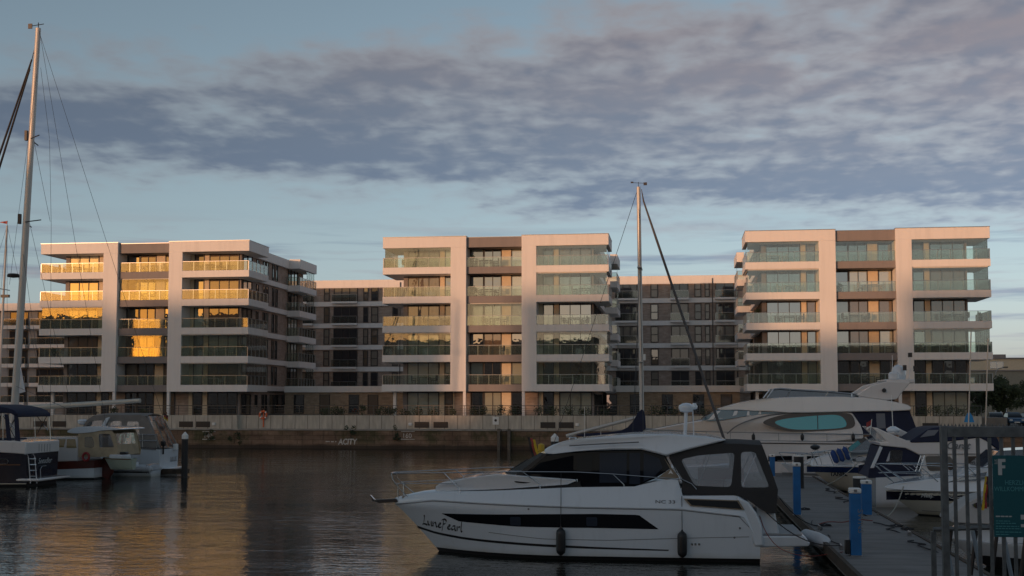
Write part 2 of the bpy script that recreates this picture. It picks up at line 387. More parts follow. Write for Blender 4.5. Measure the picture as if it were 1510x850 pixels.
def quay_mat():
    m = bpy.data.materials.new('old_quay'); m.use_nodes = True; T = NT(m.node_tree); b = m.node_tree.nodes['Principled BSDF']
    tc = T.n('ShaderNodeTexCoord'); sp = T.n('ShaderNodeSeparateXYZ'); T.l(tc.outputs['Object'], sp.inputs[0])
    mp = T.n('ShaderNodeMapping'); mp.inputs['Scale'].default_value = (0.35, 1, 1.2); T.l(tc.outputs['Object'], mp.inputs[0])
    nz = T.n('ShaderNodeTexNoise'); nz.inputs['Scale'].default_value = 0.9; nz.inputs['Detail'].default_value = 9; nz.inputs['Roughness'].default_value = 0.65; T.l(mp.outputs[0], nz.inputs['Vector'])
    c = T.mix(T.ramp(nz.outputs[0], [(0.3, 0.0), (0.7, 1.0)]), (0.12, 0.07, 0.045), (0.33, 0.22, 0.15))
    mp2 = T.n('ShaderNodeMapping'); mp2.inputs['Scale'].default_value = (2.5, 1, 0.25); T.l(tc.outputs['Object'], mp2.inputs[0])
    n3 = T.n('ShaderNodeTexNoise'); n3.inputs['Scale'].default_value = 1.2; n3.inputs['Detail'].default_value = 5; T.l(mp2.outputs[0], n3.inputs['Vector'])
    c = T.mix(T.ramp(n3.outputs[0], [(0.55, 0.0), (0.75, 0.6)]), c, (0.04, 0.035, 0.03))
    n2 = T.n('ShaderNodeTexNoise'); n2.inputs['Scale'].default_value = 0.16; n2.inputs['Detail'].default_value = 8; n2.inputs['Roughness'].default_value = 0.7; T.l(tc.outputs['Object'], n2.inputs['Vector'])
    up = T.ramp(sp.outputs[2], [(0.0, 0.0), (0.9, 1.0)])
    moss = T.m('MULTIPLY', T.ramp(n2.outputs[0], [(0.50, 0.0), (0.58, 1.0)]), up)
    c = T.mix(T.m('MULTIPLY', moss, 0.75), c, (0.05, 0.06, 0.02))
    br = T.n('ShaderNodeTexBrick'); br.inputs['Scale'].default_value = 1.0; br.inputs['Brick Width'].default_value = 1.5; br.inputs['Row Height'].default_value = 0.42; br.inputs['Mortar Size'].default_value = 0.03
    br.inputs['Color1'].default_value = (1, 1, 1, 1); br.inputs['Color2'].default_value = (0.7, 0.7, 0.72, 1); br.inputs['Mortar'].default_value = (0.35, 0.33, 0.3, 1)
    cb = T.n('ShaderNodeCombineXYZ'); T.l(sp.outputs[0], cb.inputs[0]); T.l(sp.outputs[2], cb.inputs[1]); T.l(cb.outputs[0], br.inputs['Vector'])
    c = T.mix(0.7, c, br.outputs[0], 'MULTIPLY')
    wet = T.ramp(T.m('ADD', sp.outputs[2], T.m('MULTIPLY', nz.outputs[0], 0.25)), [(0.40, 1.0), (0.55, 0.0)])
    c = T.mix(T.m('MULTIPLY', wet, 0.8), c, (0.02, 0.016, 0.012))
    T.l(c, b.inputs['Base Color']); b.inputs['Roughness'].default_value = 0.85
    bp = T.n('ShaderNodeBump'); bp.inputs['Strength'].default_value = 0.6; bp.inputs['Distance'].default_value = 0.08; T.l(nz.outputs[0], bp.inputs['Height']); T.l(bp.outputs[0], b.inputs['Normal'])
    MATS['old_quay'] = m
quay_mat()
mat('worn_paint', (0.58, 0.56, 0.52), 0.8, var=0.4, vscale=3.5)

def water_mat():
    m = bpy.data.materials.new('harbour_water'); m.use_nodes = True; T = NT(m.node_tree); b = m.node_tree.nodes['Principled BSDF']
    b.inputs['Base Color'].default_value = (0.012, 0.016, 0.013, 1); b.inputs['Roughness'].default_value = 0.03; b.inputs['IOR'].default_value = 1.55
    tc = T.n('ShaderNodeTexCoord')
    def nz(scale, det, sx, sy, dist=0.0, rot=0):
        mp = T.n('ShaderNodeMapping'); mp.inputs['Scale'].default_value = (sx, sy, 1); mp.inputs['Rotation'].default_value = (0, 0, R(rot)); T.l(tc.outputs['Object'], mp.inputs[0])
        n = T.n('ShaderNodeTexNoise'); n.inputs['Scale'].default_value = scale; n.inputs['Detail'].default_value = det; n.inputs['Distortion'].default_value = dist; n.inputs['Roughness'].default_value = 0.5
        T.l(mp.outputs[0], n.inputs['Vector']); return n.outputs[0]
    big = nz(0.55, 2, 0.5, 1.0, 0.2, 12); mid = nz(2.6, 3, 0.55, 1.0, 0.3, 8); fin = nz(9.0, 2, 0.7, 1.0, 0.0, -14)
    h = T.m('ADD', T.m('ADD', T.m('MULTIPLY', big, 0.048), T.m('MULTIPLY', mid, 0.027)), T.m('MULTIPLY', fin, 0.007))
    patch = T.ramp(nz(0.09, 3, 0.4, 1.0, 0.5), [(0.38, 0.40), (0.62, 1.0)])
    bp = T.n('ShaderNodeBump'); bp.inputs['Distance'].default_value = 1.0; T.l(patch, bp.inputs['Strength']); T.l(h, bp.inputs['Height'])
    T.l(bp.outputs[0], b.inputs['Normal']); MATS['harbour_water'] = m
water_mat()
# ------------------------------------------------------------------ setting: water, quays, ground
YQ, YW, YF = 113.0, 116.8, 122.0       # quay edge, terrace wall, building fronts
tag(MB().quad((-900, -40, 0), (900, -40, 0), (900, YQ + 2, 0), (-900, YQ + 2, 0)).build('water', 'harbour_water'), kind='structure')
tag(MB().box(-400, 400, YQ + 0.25, 1500, 0.9, 1.79).build('ground', 'paving'), kind='structure')
tag(MB().box(-400, 400, -400, 8.5, -1.5, 2.9).build('near_quay', 'paving'), kind='structure')
q = thing('quay_wall', 'long brown mossy harbour wall running along the far side of the water', 'wall', (0, YQ, 0))
MB().box(-300, 300, 0, 0.25, -1.5, 1.72).build('wall', 'old_quay', q)
MB().box(-300, 300, -0.08, 0.6, 1.72, 1.86).build('coping', 'concrete', q, bevel=0.02)
tag(MB().box(-66.5, 29.8, YW + 0.25, YF + 42, 1.8, 3.0).build('terrace', 'paving'), kind='structure')
w = thing('terrace_wall', 'pale precast concrete wall of upright panels below the terrace railing', 'wall', (0, YW, 0))
XE = at_y(1448, 615, YW).x
MB().box(-72, -43.2, -0.6, 0.25, 1.8, 3.12).box(-43.2, XE, 0, 0.25, 1.8, 3.12).build('wall', 'precast', w)
for px in (64, 92, 278, 303, 622, 650, 808, 835, 1372):
    x = at_y(px, 624, YW).x; d = -0.6 if px < 365 else 0
    f = MB().box(x - 0.72, x + 0.72, d - 0.04, d - 0.004, 1.93, 2.5).build('vent', 'dark_frame', w)
    vb = MB()
    for k in range(5): vb.box(x - 0.66, x + 0.66, d - 0.07, d - 0.043, 1.98 + k * 0.1, 2.02 + k * 0.1)
    vb.build('louvre', 'dark_frame', f)
for px in (319, 605, 851, 92 - 0.1, 1340):
    if px < 100: continue
    x = at_y(px, 624, YW).x; d = -0.6 if px < 365 else 0
    MB().box(x - 0.16, x + 0.16, d - 0.14, d - 0.004, 2.12, 2.4).build('wall_lamp', 'white_paint', w, bevel=0.03)
x = at_y(731, 618, YW).x
s_ = tag(MB().box(x - 0.3, x + 0.3, YW - 0.04, YW - 0.004, 2.25, 3.0).build('notice_sign', 'white_paint', None), 'small white notice with a dark symbol on the concrete terrace wall', 'sign')
MB().lathe([(0.001, -0.045), (0.13, -0.045), (0.13, -0.041)], (x, YW, 2.66), 12, 'y').build('symbol', 'dark_frame', s_)

mat('wire_steel', (0.10, 0.10, 0.10), 0.45, 0.7)
rl = thing('terrace_railing', 'long dark steel railing of posts and thin rails on top of the terrace wall', 'railing', (0, YW, 3.12))
pb = MB(); rb = MB()
def rail_run(x0, x1, y):
    n = int((x1 - x0) / 1.5)
    for i in range(n + 1):
        xx = x0 + (x1 - x0) * i / n; MB().box(xx - 0.025, xx + 0.025, y - 0.03, y + 0.03, 0, 0.95).build('post', 'wire_steel', rl)
    for z in (0.15, 0.32, 0.49, 0.66, 0.95):
        rb.box(x0, x1, y - 0.012, y + 0.012, z - (0.012 if z < 0.9 else 0.03), z + (0.012 if z < 0.9 else 0.03))
rail_run(-72, -43.3, -0.45); rail_run(-43.1, XE, 0.12)
rb.build('rails', 'wire_steel', rl)

# lifebuoy
x = at_y(389, 613, YW).x
lb = thing('lifebuoy', 'orange lifebuoy ring with white bands hung on the terrace railing', 'lifebuoy', (x, YW - 0.2, 3.15))
ring = [(0.36 * math.cos(a), 0, 0.36 * math.sin(a)) for a in [2 * math.pi * k / 20 for k in range(21)]]
MB().tube(ring, 0.09, 8, False).build('ring', 'orange', lb, smooth=True)
for k in range(4):
    a0 = math.pi / 4 + k * math.pi / 2
    MB().tube([(0.36 * math.cos(a0 + d), 0, 0.36 * math.sin(a0 + d)) for d in (-0.15, 0, 0.15)], 0.096, 8).build('band', 'white_paint', lb, smooth=True)
MB().box(-0.05, 0.05, 0.1, 0.16, -1.2, 0.5).build('post', 'orange', lb)

# quay ladder rails and chain of the far wall
for i, px in enumerate((736, 751)):
    x = at_y(px, 650, YQ).x
    tag(MB().box(x - 0.14, x + 0.14, YQ - 0.35, YQ - 0.09, -1.0, 1.95).build('fender_post', mat('weathered_timber', (0.13, 0.11, 0.09), 0.9, var=0.3), None, bevel=0.03),
        'weathered timber fender post on the brown quay wall, ' + ('left' if i == 0 else 'right') + ' of the ladder', 'post', 'fender posts beside the quay ladder')
x = at_y(743.5, 650, YQ).x
ld = thing('quay_ladder', 'dark steel ladder between two posts on the brown quay wall', 'ladder', (x, YQ - 0.2, 0))
MB().box(-0.24, -0.2, -0.02, 0.02, -0.8, 1.9).box(0.2, 0.24, -0.02, 0.02, -0.8, 1.9).build('stiles', 'bark', ld)
for k in range(9): MB().box(-0.2, 0.2, -0.015, 0.015, -0.6 + k * 0.28, -0.56 + k * 0.28).build('rung', 'bark', ld)
# writing on the quay wall
for txt, px, py, sz, nm in (('160', 593, 646, 0.62, 'the bushes'), ('140', 300, 646, 0.6, 'the left pile')):
    p = at_y(px, py, YQ)
    o = thing('wall_number', 'faded white number %s painted on the brown quay wall' % txt, 'number', (p.x, YQ - 0.012, p.z), 0, 'numbers painted on the quay wall')
    text_obj('digits', txt, sz, (0, 0, 0), 'worn_paint', o)
    MB().box(-0.1, 1.2, -0.002, 0.008, -0.16, -0.10).box(-0.1, 1.2, -0.002, 0.008, 0.58, 0.63).build('border', 'worn_paint', o)
p = at_y(499, 655.5, YQ)
gr = thing('wall_graffiti', 'white painted word ACITY with faded letters before it on the quay wall', 'graffiti', (p.x, YQ - 0.012, p.z))
text_obj('letters', 'ACITY', 0.75, (0, 0, 0), 'worn_paint', gr, shear=0.15, bold=0.02, sx=0.82)
MB().box(-1.25, -0.85, -0.002, 0.006, 0.22, 0.30).box(-0.72, -0.45, -0.002, 0.006, 0.20, 0.29).box(-0.32, -0.2, -0.002, 0.006, 0.2, 0.3).build('faded_letters', 'worn_paint', gr)

# foliage clumps: many small leaf quads
def leaves(mb, c, r, n, size, squash=1.0):
    for _ in range(n):
        while True:
            d = Vector((random.uniform(-1, 1), random.uniform(-1, 1), random.uniform(-1, 1)))
            if 0.05 < d.length < 1: break
        d = d * (0.55 + 0.45 * random.random())
        p = Vector(c) + Vector((d.x * r, d.y * r, d.z * r * squash))
        a = Vector((random.gauss(0, 1), random.gauss(0, 1), random.gauss(0, 1))).normalized(); b = a.orthogonal().normalized() * size * random.uniform(0.5, 1.2); a = a * size * random.uniform(0.6, 1.3)
        mb.add([p - a, p + b * 0.6, p + a, p - b * 0.6], [(0, 1, 2, 3)])
def shrub(name, label, x, y, z, r, h, m='leaf_dark', n=160, group=None, pot=False, size=0.09):
    t = thing(name, label, 'plant', (x, y, z), 0, group)
    mb = MB(); k = max(1, int(h / r))
    z0 = 0.3 if pot else 0.05
    for i in range(5): leaves(mb, (random.uniform(-.4, .4) * r, random.uniform(-.4, .4) * r, z0 + (h - z0) * random.uniform(0.3, 0.85)), r * random.uniform(0.5, 0.8), n // 5, size)
    mb.build('foliage', m, t, recalc=False)
    if pot: MB().lathe([(0.15, 0), (0.22, 0.38), (0.24, 0.38), (0.24, 0.42), (0.18, 0.42)], (0, 0, 0), 10).build('pot', 'dark_frame', t)
    else: MB().tube([(0, 0, -0.05), (0.02, 0, h * 0.5)], [0.04, 0.02], 5).build('stem', 'bark', t)
    return t
def where_terrace(px):
    for a, b, t in ((0, 180, 'left block left bay'), (180, 375, 'left block centre bay'), (375, 560, 'left brick podium'),
                    (560, 690, 'middle block left bay'), (690, 780, 'middle block centre bay'), (780, 905, 'middle block right bay'),
                    (905, 1105, 'right brick podium'), (1105, 1380, 'right block left bay')):
        if a <= px < b: return t
    return 'right block right bay'
tp = [(478, .8, .5, 'leaf_dark'), (486, .9, .6, 'leaf_mid'), (495, .9, .7, 'leaf_dark'), (504, .7, .5, 'leaf_dark'), (535, .55, .9, 'leaf_dark'), (561, .7, .7, 'leaf_mid'), (569, .8, .8, 'leaf_dark'), (580, .7, .6, 'leaf_dark'),
      (598, .7, .55, 'leaf_dark'), (615, .9, .6, 'leaf_dark'), (640, .8, .6, 'leaf_dark'), (668, .7, .7, 'leaf_mid'), (700, .9, .6, 'leaf_dark'), (712, .8, .6, 'leaf_dark'), (738, .8, .8, 'leaf_dark'), (757, .8, .6, 'leaf_dark'),
      (795, .9, .7, 'leaf_dark'), (815, .8, .6, 'leaf_mid'), (838, .8, .7, 'leaf_dark'), (862, .9, .7, 'leaf_dark'), (890, .8, .6, 'leaf_dark'), (960, .8, .8, 'leaf_mid'), (973, .8, .6, 'leaf_dark'), (992, .9, .7, 'leaf_dark'),
      (1005, .8, .6, 'leaf_dark'), (1040, .9, .6, 'leaf_dark'), (1060, .7, .8, 'leaf_mid'), (170, .6, .8, 'leaf_dark'), (215, .7, .5, 'leaf_dark'), (1362, .9, .8, 'leaf_dark'), (1380, .8, .9, 'leaf_mid'), (1398, .9, .8, 'leaf_dark'), (1418, .8, .7, 'leaf_dark'), (1436, .8, .9, 'leaf_dark')]
cnt = {}
for px, r, h, m in tp:
    wt = where_terrace(px); cnt[wt] = cnt.get(wt, 0) + 1
    xx = at_y(px, 605, YW + 1.2).x
    shrub('terrace_shrub', ('low dark' if m == 'leaf_dark' else 'lighter green') + ' shrub on the terrace below the ' + wt + ', ' + ['first', 'second', 'third', 'fourth', 'fifth', 'sixth', 'seventh', 'eighth', 'ninth', 'tenth'][cnt[wt] - 1] + ' from left', xx, YW + 1.1, 3.0, r, h + 0.2, m, 170, 'shrubs along the terrace railing')
for px, py, nm in ((583, 640, 'beside the number 160'), (345, 646, 'under the lifebuoy'), (310, 641, 'beside the number 140'), (516, 637, 'above the graffiti')):
    p = at_y(px, py, YQ - 0.15)
    t = thing('wall_weed', 'small dark weed growing from the brown quay wall ' + nm, 'plant', p, 0, 'weeds on the quay wall')
    mb = MB()
    for i in range(4): leaves(mb, (random.uniform(-.6, .6), 0, random.uniform(-.5, .6)), 0.3, 40, 0.08)
    mb.build('foliage', 'leaf_dark', t, recalc=False); MB().tube([(0, 0.1, -.5), (0, 0, 0.4)], [0.03, 0.015], 5).build('stem', 'bark', t)

# ------------------------------------------------------------------ apartment blocks
FL = [3.0 + 3.0 * k for k in range(6)]       # floor heights: ground floor terrace, then 6.2, 9.2 ...
def floor_z(k): return 3.0 if k == 0 else 6.2 + 3.0 * (k - 1)
def window(parent, x0, x1, y, z0, z1, panes=1, m='pane_dark', face='front', x=None, mull=0.07, fr='dark_frame', depth=0.10):
    """a framed window; face 'front' looks to -y at plane y, 'left'/'right' at plane x with x0..x1 running along y"""
    fb = MB(); gb = MB()
    def put(b, a0, a1, d0, d1, c0, c1):
        if face == 'front': b.box(a0, a1, y - d1, y - d0, c0, c1)
        elif face == 'right': b.box(x + d0, x + d1, a0, a1, c0, c1)
        else: b.box(x - d1, x - d0, a0, a1, c0, c1)
    e = 0.002
    put(fb, x0, x1, e, depth, z1 - mull, z1); put(fb, x0, x1, e, depth, z0, z0 + mull)
    n = panes
    for i in range(n + 1):
        c = x0 + mull / 2 + (x1 - x0 - mull) * i / n
        put(fb, c - mull / 2, c + mull / 2, e, depth - 0.004, z0 + mull, z1 - mull)
    o = fb.build('window', fr, parent)
    put(gb, x0 + 0.01, x1 - 0.01, e, 0.03, z0 + 0.01, z1 - 0.01)
    gb.build('pane', m, o)
    return o
def pane_kind():
    r = random.random()
    return 'pane_dark' if r < 0.50 else ('pane_blind' if r < 0.76 else 'pane_curtain')

ORD = ['ground', 'first', 'second', 'third', 'fourth', 'fifth']
def railing(parent, pts, z, h=1.0, glass='rail_glass', step=1.15):
    """glass railing along a polyline of (x, y)"""
    g = MB(); p = MB()
    for (xa, ya), (xb, yb) in zip(pts[:-1], pts[1:]):
        L = math.hypot(xb - xa, yb - ya); n = max(1, round(L / step)); dx, dy = (xb - xa) / L, (yb - ya) / L
        g.box(min(xa, xb) - 0.008 * abs(dy), max(xa, xb) + 0.008 * abs(dy), min(ya, yb) - 0.008 * abs(dx), max(ya, yb) + 0.008 * abs(dx), z + 0.03, z + h - 0.02)
        for i in range(n + 1):
            cx, cy = xa + (xb - xa) * i / n, ya + (yb - ya) * i / n
            p.box(cx - 0.03, cx + 0.03, cy - 0.03 + 0.05 * abs(dx), cy + 0.03 + 0.05 * abs(dx), z, z + h - 0.04)
        p.box(min(xa, xb) - 0.02, max(xa, xb) + 0.02, min(ya, yb) - 0.025, max(ya, yb) + 0.025, z + h - 0.04, z + h)
    g.build('railing_glass', glass, parent); p.build('railing_frame', 'steel', parent)
def screen(parent, pts, z, h=2.3):
    g = MB(); p = MB()
    for (xa, ya), (xb, yb) in zip(pts[:-1], pts[1:]):
        L = math.hypot(xb - xa, yb - ya); n = max(1, round(L / 0.9)); dx, dy = (xb - xa) / L, (yb - ya) / L
        for i in range(n):
            a, b = i / n, (i + 1) / n
            x0, x1 = xa + (xb - xa) * a, xa + (xb - xa) * b; y0, y1 = ya + (yb - ya) * a, ya + (yb - ya) * b
            sx, sy = 0.01 * dx, 0.01 * dy
            g.box(min(x0, x1) + sx - 0.004 * abs(dy), max(x0, x1) - sx + 0.004 * abs(dy), min(y0, y1) + sy - 0.004 * abs(dx), max(y0, y1) - sy + 0.004 * abs(dx), z + 0.02, z + h)
        p.box(min(xa, xb) - 0.02, max(xa, xb) + 0.02, min(ya, yb) - 0.03, max(ya, yb) + 0.03, z + h, z + h + 0.07)
    g.build('glass_screen', 'screen_glass', parent); p.build('screen_track', 'white_render', parent)

def apartment_block(u0, which, glaze, sides):
    t = thing('apartment_block', 'white six storey apartment block with glass fronted balconies, %s of the three facing the water' % which, 'building', (u0, YF, 0), 0, 'three white apartment blocks by the water')
    # body
    MB().box(1.7, 21.5, 2.35, 24, 3.0, 20.2).build('wall', 'brown_brick', t)
    MB().box(1.68, 7.1, 2.3, 2.345, 3.0, 20.2).box(8.7, 14.4, 2.3, 2.345, 3.0, 20.2).box(15.9, 21.52, 2.3, 2.345, 3.0, 20.2).build('bay_wall', 'taupe_render', t)
    for a, b in ((5.55, 6.05), (12.05, 13.0), (17.45, 17.95), (6.98, 7.1), (15.9, 16.3)):
        for k in range(6): MB().box(a, b, 2.26, 2.298, floor_z(k), floor_z(k) + (2.5 if k == 0 else 2.3)).build('light_wall', 'cream_render', t)
    # white frame
    fb = MB()
    fb.box(7.1, 8.7, 0, 2.25, 5.5, 20.2); fb.box(14.4, 15.9, 0, 2.25, 5.5, 20.2)
    fb.box(0, 8.7, 0, 6.2, 20.2, 21.3).box(14.4, 23.2, 0, 6.2, 20.2, 21.3)
    fb.build('frame', 'white_render', t, bevel=0.02)
    MB().box(8.702, 14.398, 0.35, 6.2, 20.2, 21.2).build('parapet', 'taupe_render', t)
    MB().box(1.3, 21.9, 6.21, 24.2, 20.2, 21.2).box(-0.02, 1.29, 17.3, 24, 20.2, 21.3).box(21.91, 23.22, 17.3, 24, 20.2, 21.3).build('roof', 'white_render', t)
    MB().box(-0.03, 8.73, -0.03, 6.25, 21.302, 21.36).box(14.37, 23.23, -0.03, 6.25, 21.302, 21.36).box(8.75, 14.35, 0.32, 6.2, 21.203, 21.26).build('roof_edge', 'steel', t)
    # ground floor columns
    for a, b, c in ((8.4, 8.68, .05), (14.42, 14.7, .05), (0.9, 1.2, 1.2)): MB().box(a, b, c, c + .3, 3.0, 5.5).build('column', 'white_render', t)
    # balconies
    for k in range(1, 6):
        z = floor_z(k)
        for bay, (a, b) in enumerate(((0, 7.1), (8.7, 14.4), (15.9, 23.2))):
            m = 'taupe_render' if bay == 1 else 'white_render'
            mb = MB()
            if bay == 0: mb.box(a, b - 0.002, 0, 2.25, z - 0.7, z).box(a, 1.66, 2.252, 6.2, z - 0.7, z)
            elif bay == 1: mb.box(a + 0.002, b - 0.002, 0.35, 2.25, z - 0.7, z)
            else: mb.box(a + 0.002, b, 0, 2.25, z - 0.7, z).box(21.54, b, 2.252, 6.2, z - 0.7, z)
            bal = mb.build('balcony', m, t)
            if bay == 0: pts = [(0.06, 6.1), (0.06, 0.06), (7.08, 0.06)]; sp = [(0.2, 6.1), (0.2, 0.2), (7.08, 0.2)]
            elif bay == 1: pts = [(8.73, 0.42), (14.37, 0.42)]; sp = [(8.73, 0.55), (14.37, 0.55)]
            else: pts = [(15.92, 0.06), (23.14, 0.06), (23.14, 6.1)]; sp = [(15.92, 0.2), (23.0, 0.2), (23.0, 6.1)]
            railing(bal, pts, z)
            if (bay, k) in glaze: screen(bal, sp, z, 2.22)
    # front windows
    for k in range(6):
        z = floor_z(k) + 0.03; h = 2.28 if k else 2.4
        window(t, 2.15, 5.5, 2.3, z, z + h, 3, pane_kind()); window(t, 6.08, 6.97, 2.3, z, z + h, 1, pane_kind())
        window(t, 8.8, 10.15, 2.3, z, z + h, 1, pane_kind()); window(t, 10.2, 12.0, 2.3, z, z + h, 2, pane_kind()); window(t, 13.05, 14.35, 2.3, z, z + h, 1, pane_kind())
        window(t, 16.35, 17.42, 2.3, z, z + h, 1, pane_kind()); window(t, 18.0, 21.3, 2.3, z, z + h, 3, pane_kind())
    # sides
    for face in sides:
        X = 21.5 if face == 'right' else 1.7; sg = 1 if face == 'right' else -1
        bb = MB()
        for k in range(1, 6):
            z = floor_z(k); bb.box(min(X + sg * 0.004, X + sg * 0.3), max(X + sg * 0.004, X + sg * 0.3), 6.21, 17.29, z - 0.55, z)
        bb.build('string_course', 'white_render', t)
        for k in range(1, 6):
            z = floor_z(k); xs = sorted((X + sg * 0.04, X + sg * 1.72))
            bal = MB().box(xs[0], xs[1], 17.3, 24, z - 0.7, z).build('balcony', 'white_render', t)
            xo = X + sg * 1.66
            railing(bal, [(X + sg * 0.1, 17.36), (xo, 17.36), (xo, 23.94)], z)
            if (k * 7 + (3 if face == 'right' else 0)) % 3: screen(bal, [(X + sg * 1.52, 20.5), (X + sg * 1.52, 23.8)], z, 2.22)
        for k in range(6):
            z = floor_z(k)
            for a, b, c, d, pn in ((2.8, 5.6, 0.03, 2.25, 2), (7.0, 7.7, 0.9, 2.2, 1), (9.2, 9.85, 0.15, 2.25, 1), (10.25, 10.9, 0.15, 2.25, 1), (12.3, 12.95, 0.15, 2.25, 1), (13.5, 14.15, 0.15, 2.25, 1), (18.0, 21.6, 0.03, 2.25, 3)):
                window(t, a, b, 0, z + c, z + d, pn, pane_kind(), face, X)
    return t
GL_L = {(0, 3), (1, 4), (1, 2), (2, 2), (2, 1)}
GL_M = {(0, 5), (0, 2), (1, 3), (2, 5), (2, 4), (2, 2), (2, 1)}
GL_R = {(0, 5), (0, 4), (0, 1), (1, 5), (2, 5), (2, 4), (2, 2)}
U_L, U_M, U_R = -67.5, -30.0, 6.7
apartment_block(U_L, 'left', GL_L, ['right'])
apartment_block(U_M, 'middle', GL_M, ['right'])
apartment_block(U_R, 'right', GL_R, ['left'])

# podiums with the courtyard terraces on top
def podium(x0, x1, where, pxs):
    t = thing('brick_podium', 'single storey buff brick podium with a white band, %s' % where, 'building', (x0, 134, 0), 0, 'brick podiums between the blocks')
    W = x1 - x0
    MB().box(0, W, 0, 28, 3.0, 5.5).build('wall', 'buff_brick', t)
    MB().box(-0.02, W + 0.02, -0.3, 28, 5.5, 6.2).build('band', 'white_render', t, bevel=0.015)
    rb = MB().box(0, W, -0.2, -0.17, 7.05, 7.1); n = int(W / 1.6)
    for px in pxs:
        x = at_y(px, 590, 134).x - x0
        window(t, x - 0.6, x + 0.6, 0, 3.1, 5.25, 1, random.choice(['pane_dark', 'pane_dark', 'pane_blind']))
    return t
podium(U_L + 23.3, U_M - 0.1 + 1.7, 'left of the middle apartment block', (386, 396, 412, 441, 479, 522, 550))
podium(U_M + 23.3, U_R - 0.1, 'right of the middle apartment block', (902, 937, 984, 1030, 1071))

def rear_block(x0, x1, label, wins, logs):
    Y = 163.5
    t = thing('rear_apartment_block', label, 'building', (x0, Y, 0), 0, 'brown brick blocks behind the courtyards')
    W = x1 - x0
    MB().box(0, W, 0.0, 12, 3.0, 20.1).build('wall', 'brown_brick', t)
    MB().box(-0.02, W + 0.02, -0.2, 12, 20.1, 21.2).build('parapet', 'white_render', t, bevel=0.02)
    sb = MB()
    for k in range(1, 6): sb.box(-0.01, W + 0.01, -0.25, -0.004, floor_z(k) - 0.62, floor_z(k))
    sb.build('string_course', 'white_render', t)
    for k in range(1, 6):
        z = floor_z(k)
        for a, b in wins:
            warm = random.random() < 0.12
            o = window(t, a - x0, b - x0, 0, z + 0.1, z + 2.25, 1, random.choice(['rear_blind', 'rear_blind', 'rear_blind', 'rear_pane', 'rear_pane', 'pane_blind']), mull=0.1)
            MB().box(a - x0 + 0.1, b - x0 - 0.1, -0.098, -0.035, z + 1.1, z + 1.2).build('mullion', 'dark_frame', o)
        for a, b, gl in logs:
            n = 2 if b - a < 2.5 else 3
            window(t, a - x0, b - x0, 0, z + 0.02, z + 2.3, n, 'rear_pane' if random.random() < .7 else 'rear_blind', mull=0.1)
            bal = MB().box(a - x0 - 0.1, b - x0 + 0.1, -0.9, -0.254, z - 0.25, z - 0.004).build('balcony', 'white_render', t)
            railing(bal, [(a - x0 - 0.05, -0.85), (b - x0 + 0.05, -0.85)], z - 0.004, 1.0, 'dim_glass')
    pp = MB()
    for px in (wins[-1][1] + 0.35,): pp.tube([(px - x0, -0.33, 6.2), (px - x0, -0.33, 20.8)], 0.06, 6)
    pp.build('drainpipe', 'dark_frame', t)
    return t
rear_block(-62, -26, 'brown brick block with white bands standing behind the left courtyard', [(-48.5, -47.7), (-42.9, -42.2), (-41.8, -40.8), (-38.8, -38.0)], [(-47.1, -43.7, 0), (-53, -50, 0)])
rear_block(-24, 16, 'brown brick block with white bands standing behind the right courtyard', [(-3.55, -2.55), (2.25, 3.15), (3.6, 4.25)], [(-8.2, -5.3, 0), (-0.85, 1.45, 0), (5.0, 7.4, 0)])

# building beyond, at the left edge
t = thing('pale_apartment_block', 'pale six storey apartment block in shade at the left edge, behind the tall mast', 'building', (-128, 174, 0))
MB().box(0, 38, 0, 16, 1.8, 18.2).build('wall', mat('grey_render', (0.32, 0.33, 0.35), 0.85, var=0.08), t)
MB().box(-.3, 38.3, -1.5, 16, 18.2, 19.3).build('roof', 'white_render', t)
for k in range(5):
    z = 4.4 + 2.9 * k
    for j, (a, b) in enumerate(((2, 8), (10, 15), (17, 20), (22.5, 25.2), (27, 30), (31.5, 37))):
        window(t, a, b, 0, z, z + 2.1, 3 if b - a > 3 else 1, 'rear_pane', mull=0.1)
        if b - a > 2.9:
            bal = MB().box(a - .4, b + .4, -1.5, -0.12, z - 0.6, z - 0.05).build('balcony', 'white_render', t)
            railing(bal, [(a - .35, -1.45), (b + .35, -1.45)], z - .05, 1.0, 'dim_glass')
# building beyond, at the right edge
pR = at_y(1432, 560, 225)
t = thing('grey_apartment_block', 'grey four storey block with an orange lit top floor at the right edge', 'building', (pR.x - 14, 225, 0))
MB().box(0, 45, 0, 14, 1.8, 9.8).build('wall', mat('khaki_render', (0.27, 0.25, 0.20), 0.9, var=0.08), t)
MB().box(1.2, 44, 1.0, 13, 9.8, 12.0).build('attic', 'cream_render', t)
MB().box(0.9, 44.3, 0.7, 13.3, 12.0, 12.2).box(-.2, 45.2, -.2, .98, 9.8, 10.0).box(19, 21, 4, 6, 12.2, 12.9).box(31, 36, 4, 6, 12.2, 12.7).build('roof', 'taupe_render', t)
for k in range(3):
    for j in range(8):
        x = 2.0 + j * 5.3; window(t, x, x + 2.0, 0, 2.4 + 2.5 * k, 3.7 + 2.5 * k, 2, random.choice(['rear_pane', 'pane_curtain']), fr='white_paint', mull=0.12)
for j in range(6): window(t, 3.5 + j * 7, 5.8 + j * 7, 1.0, 10.3, 11.5, 2, 'pane_dark', fr='white_paint', mull=0.1)

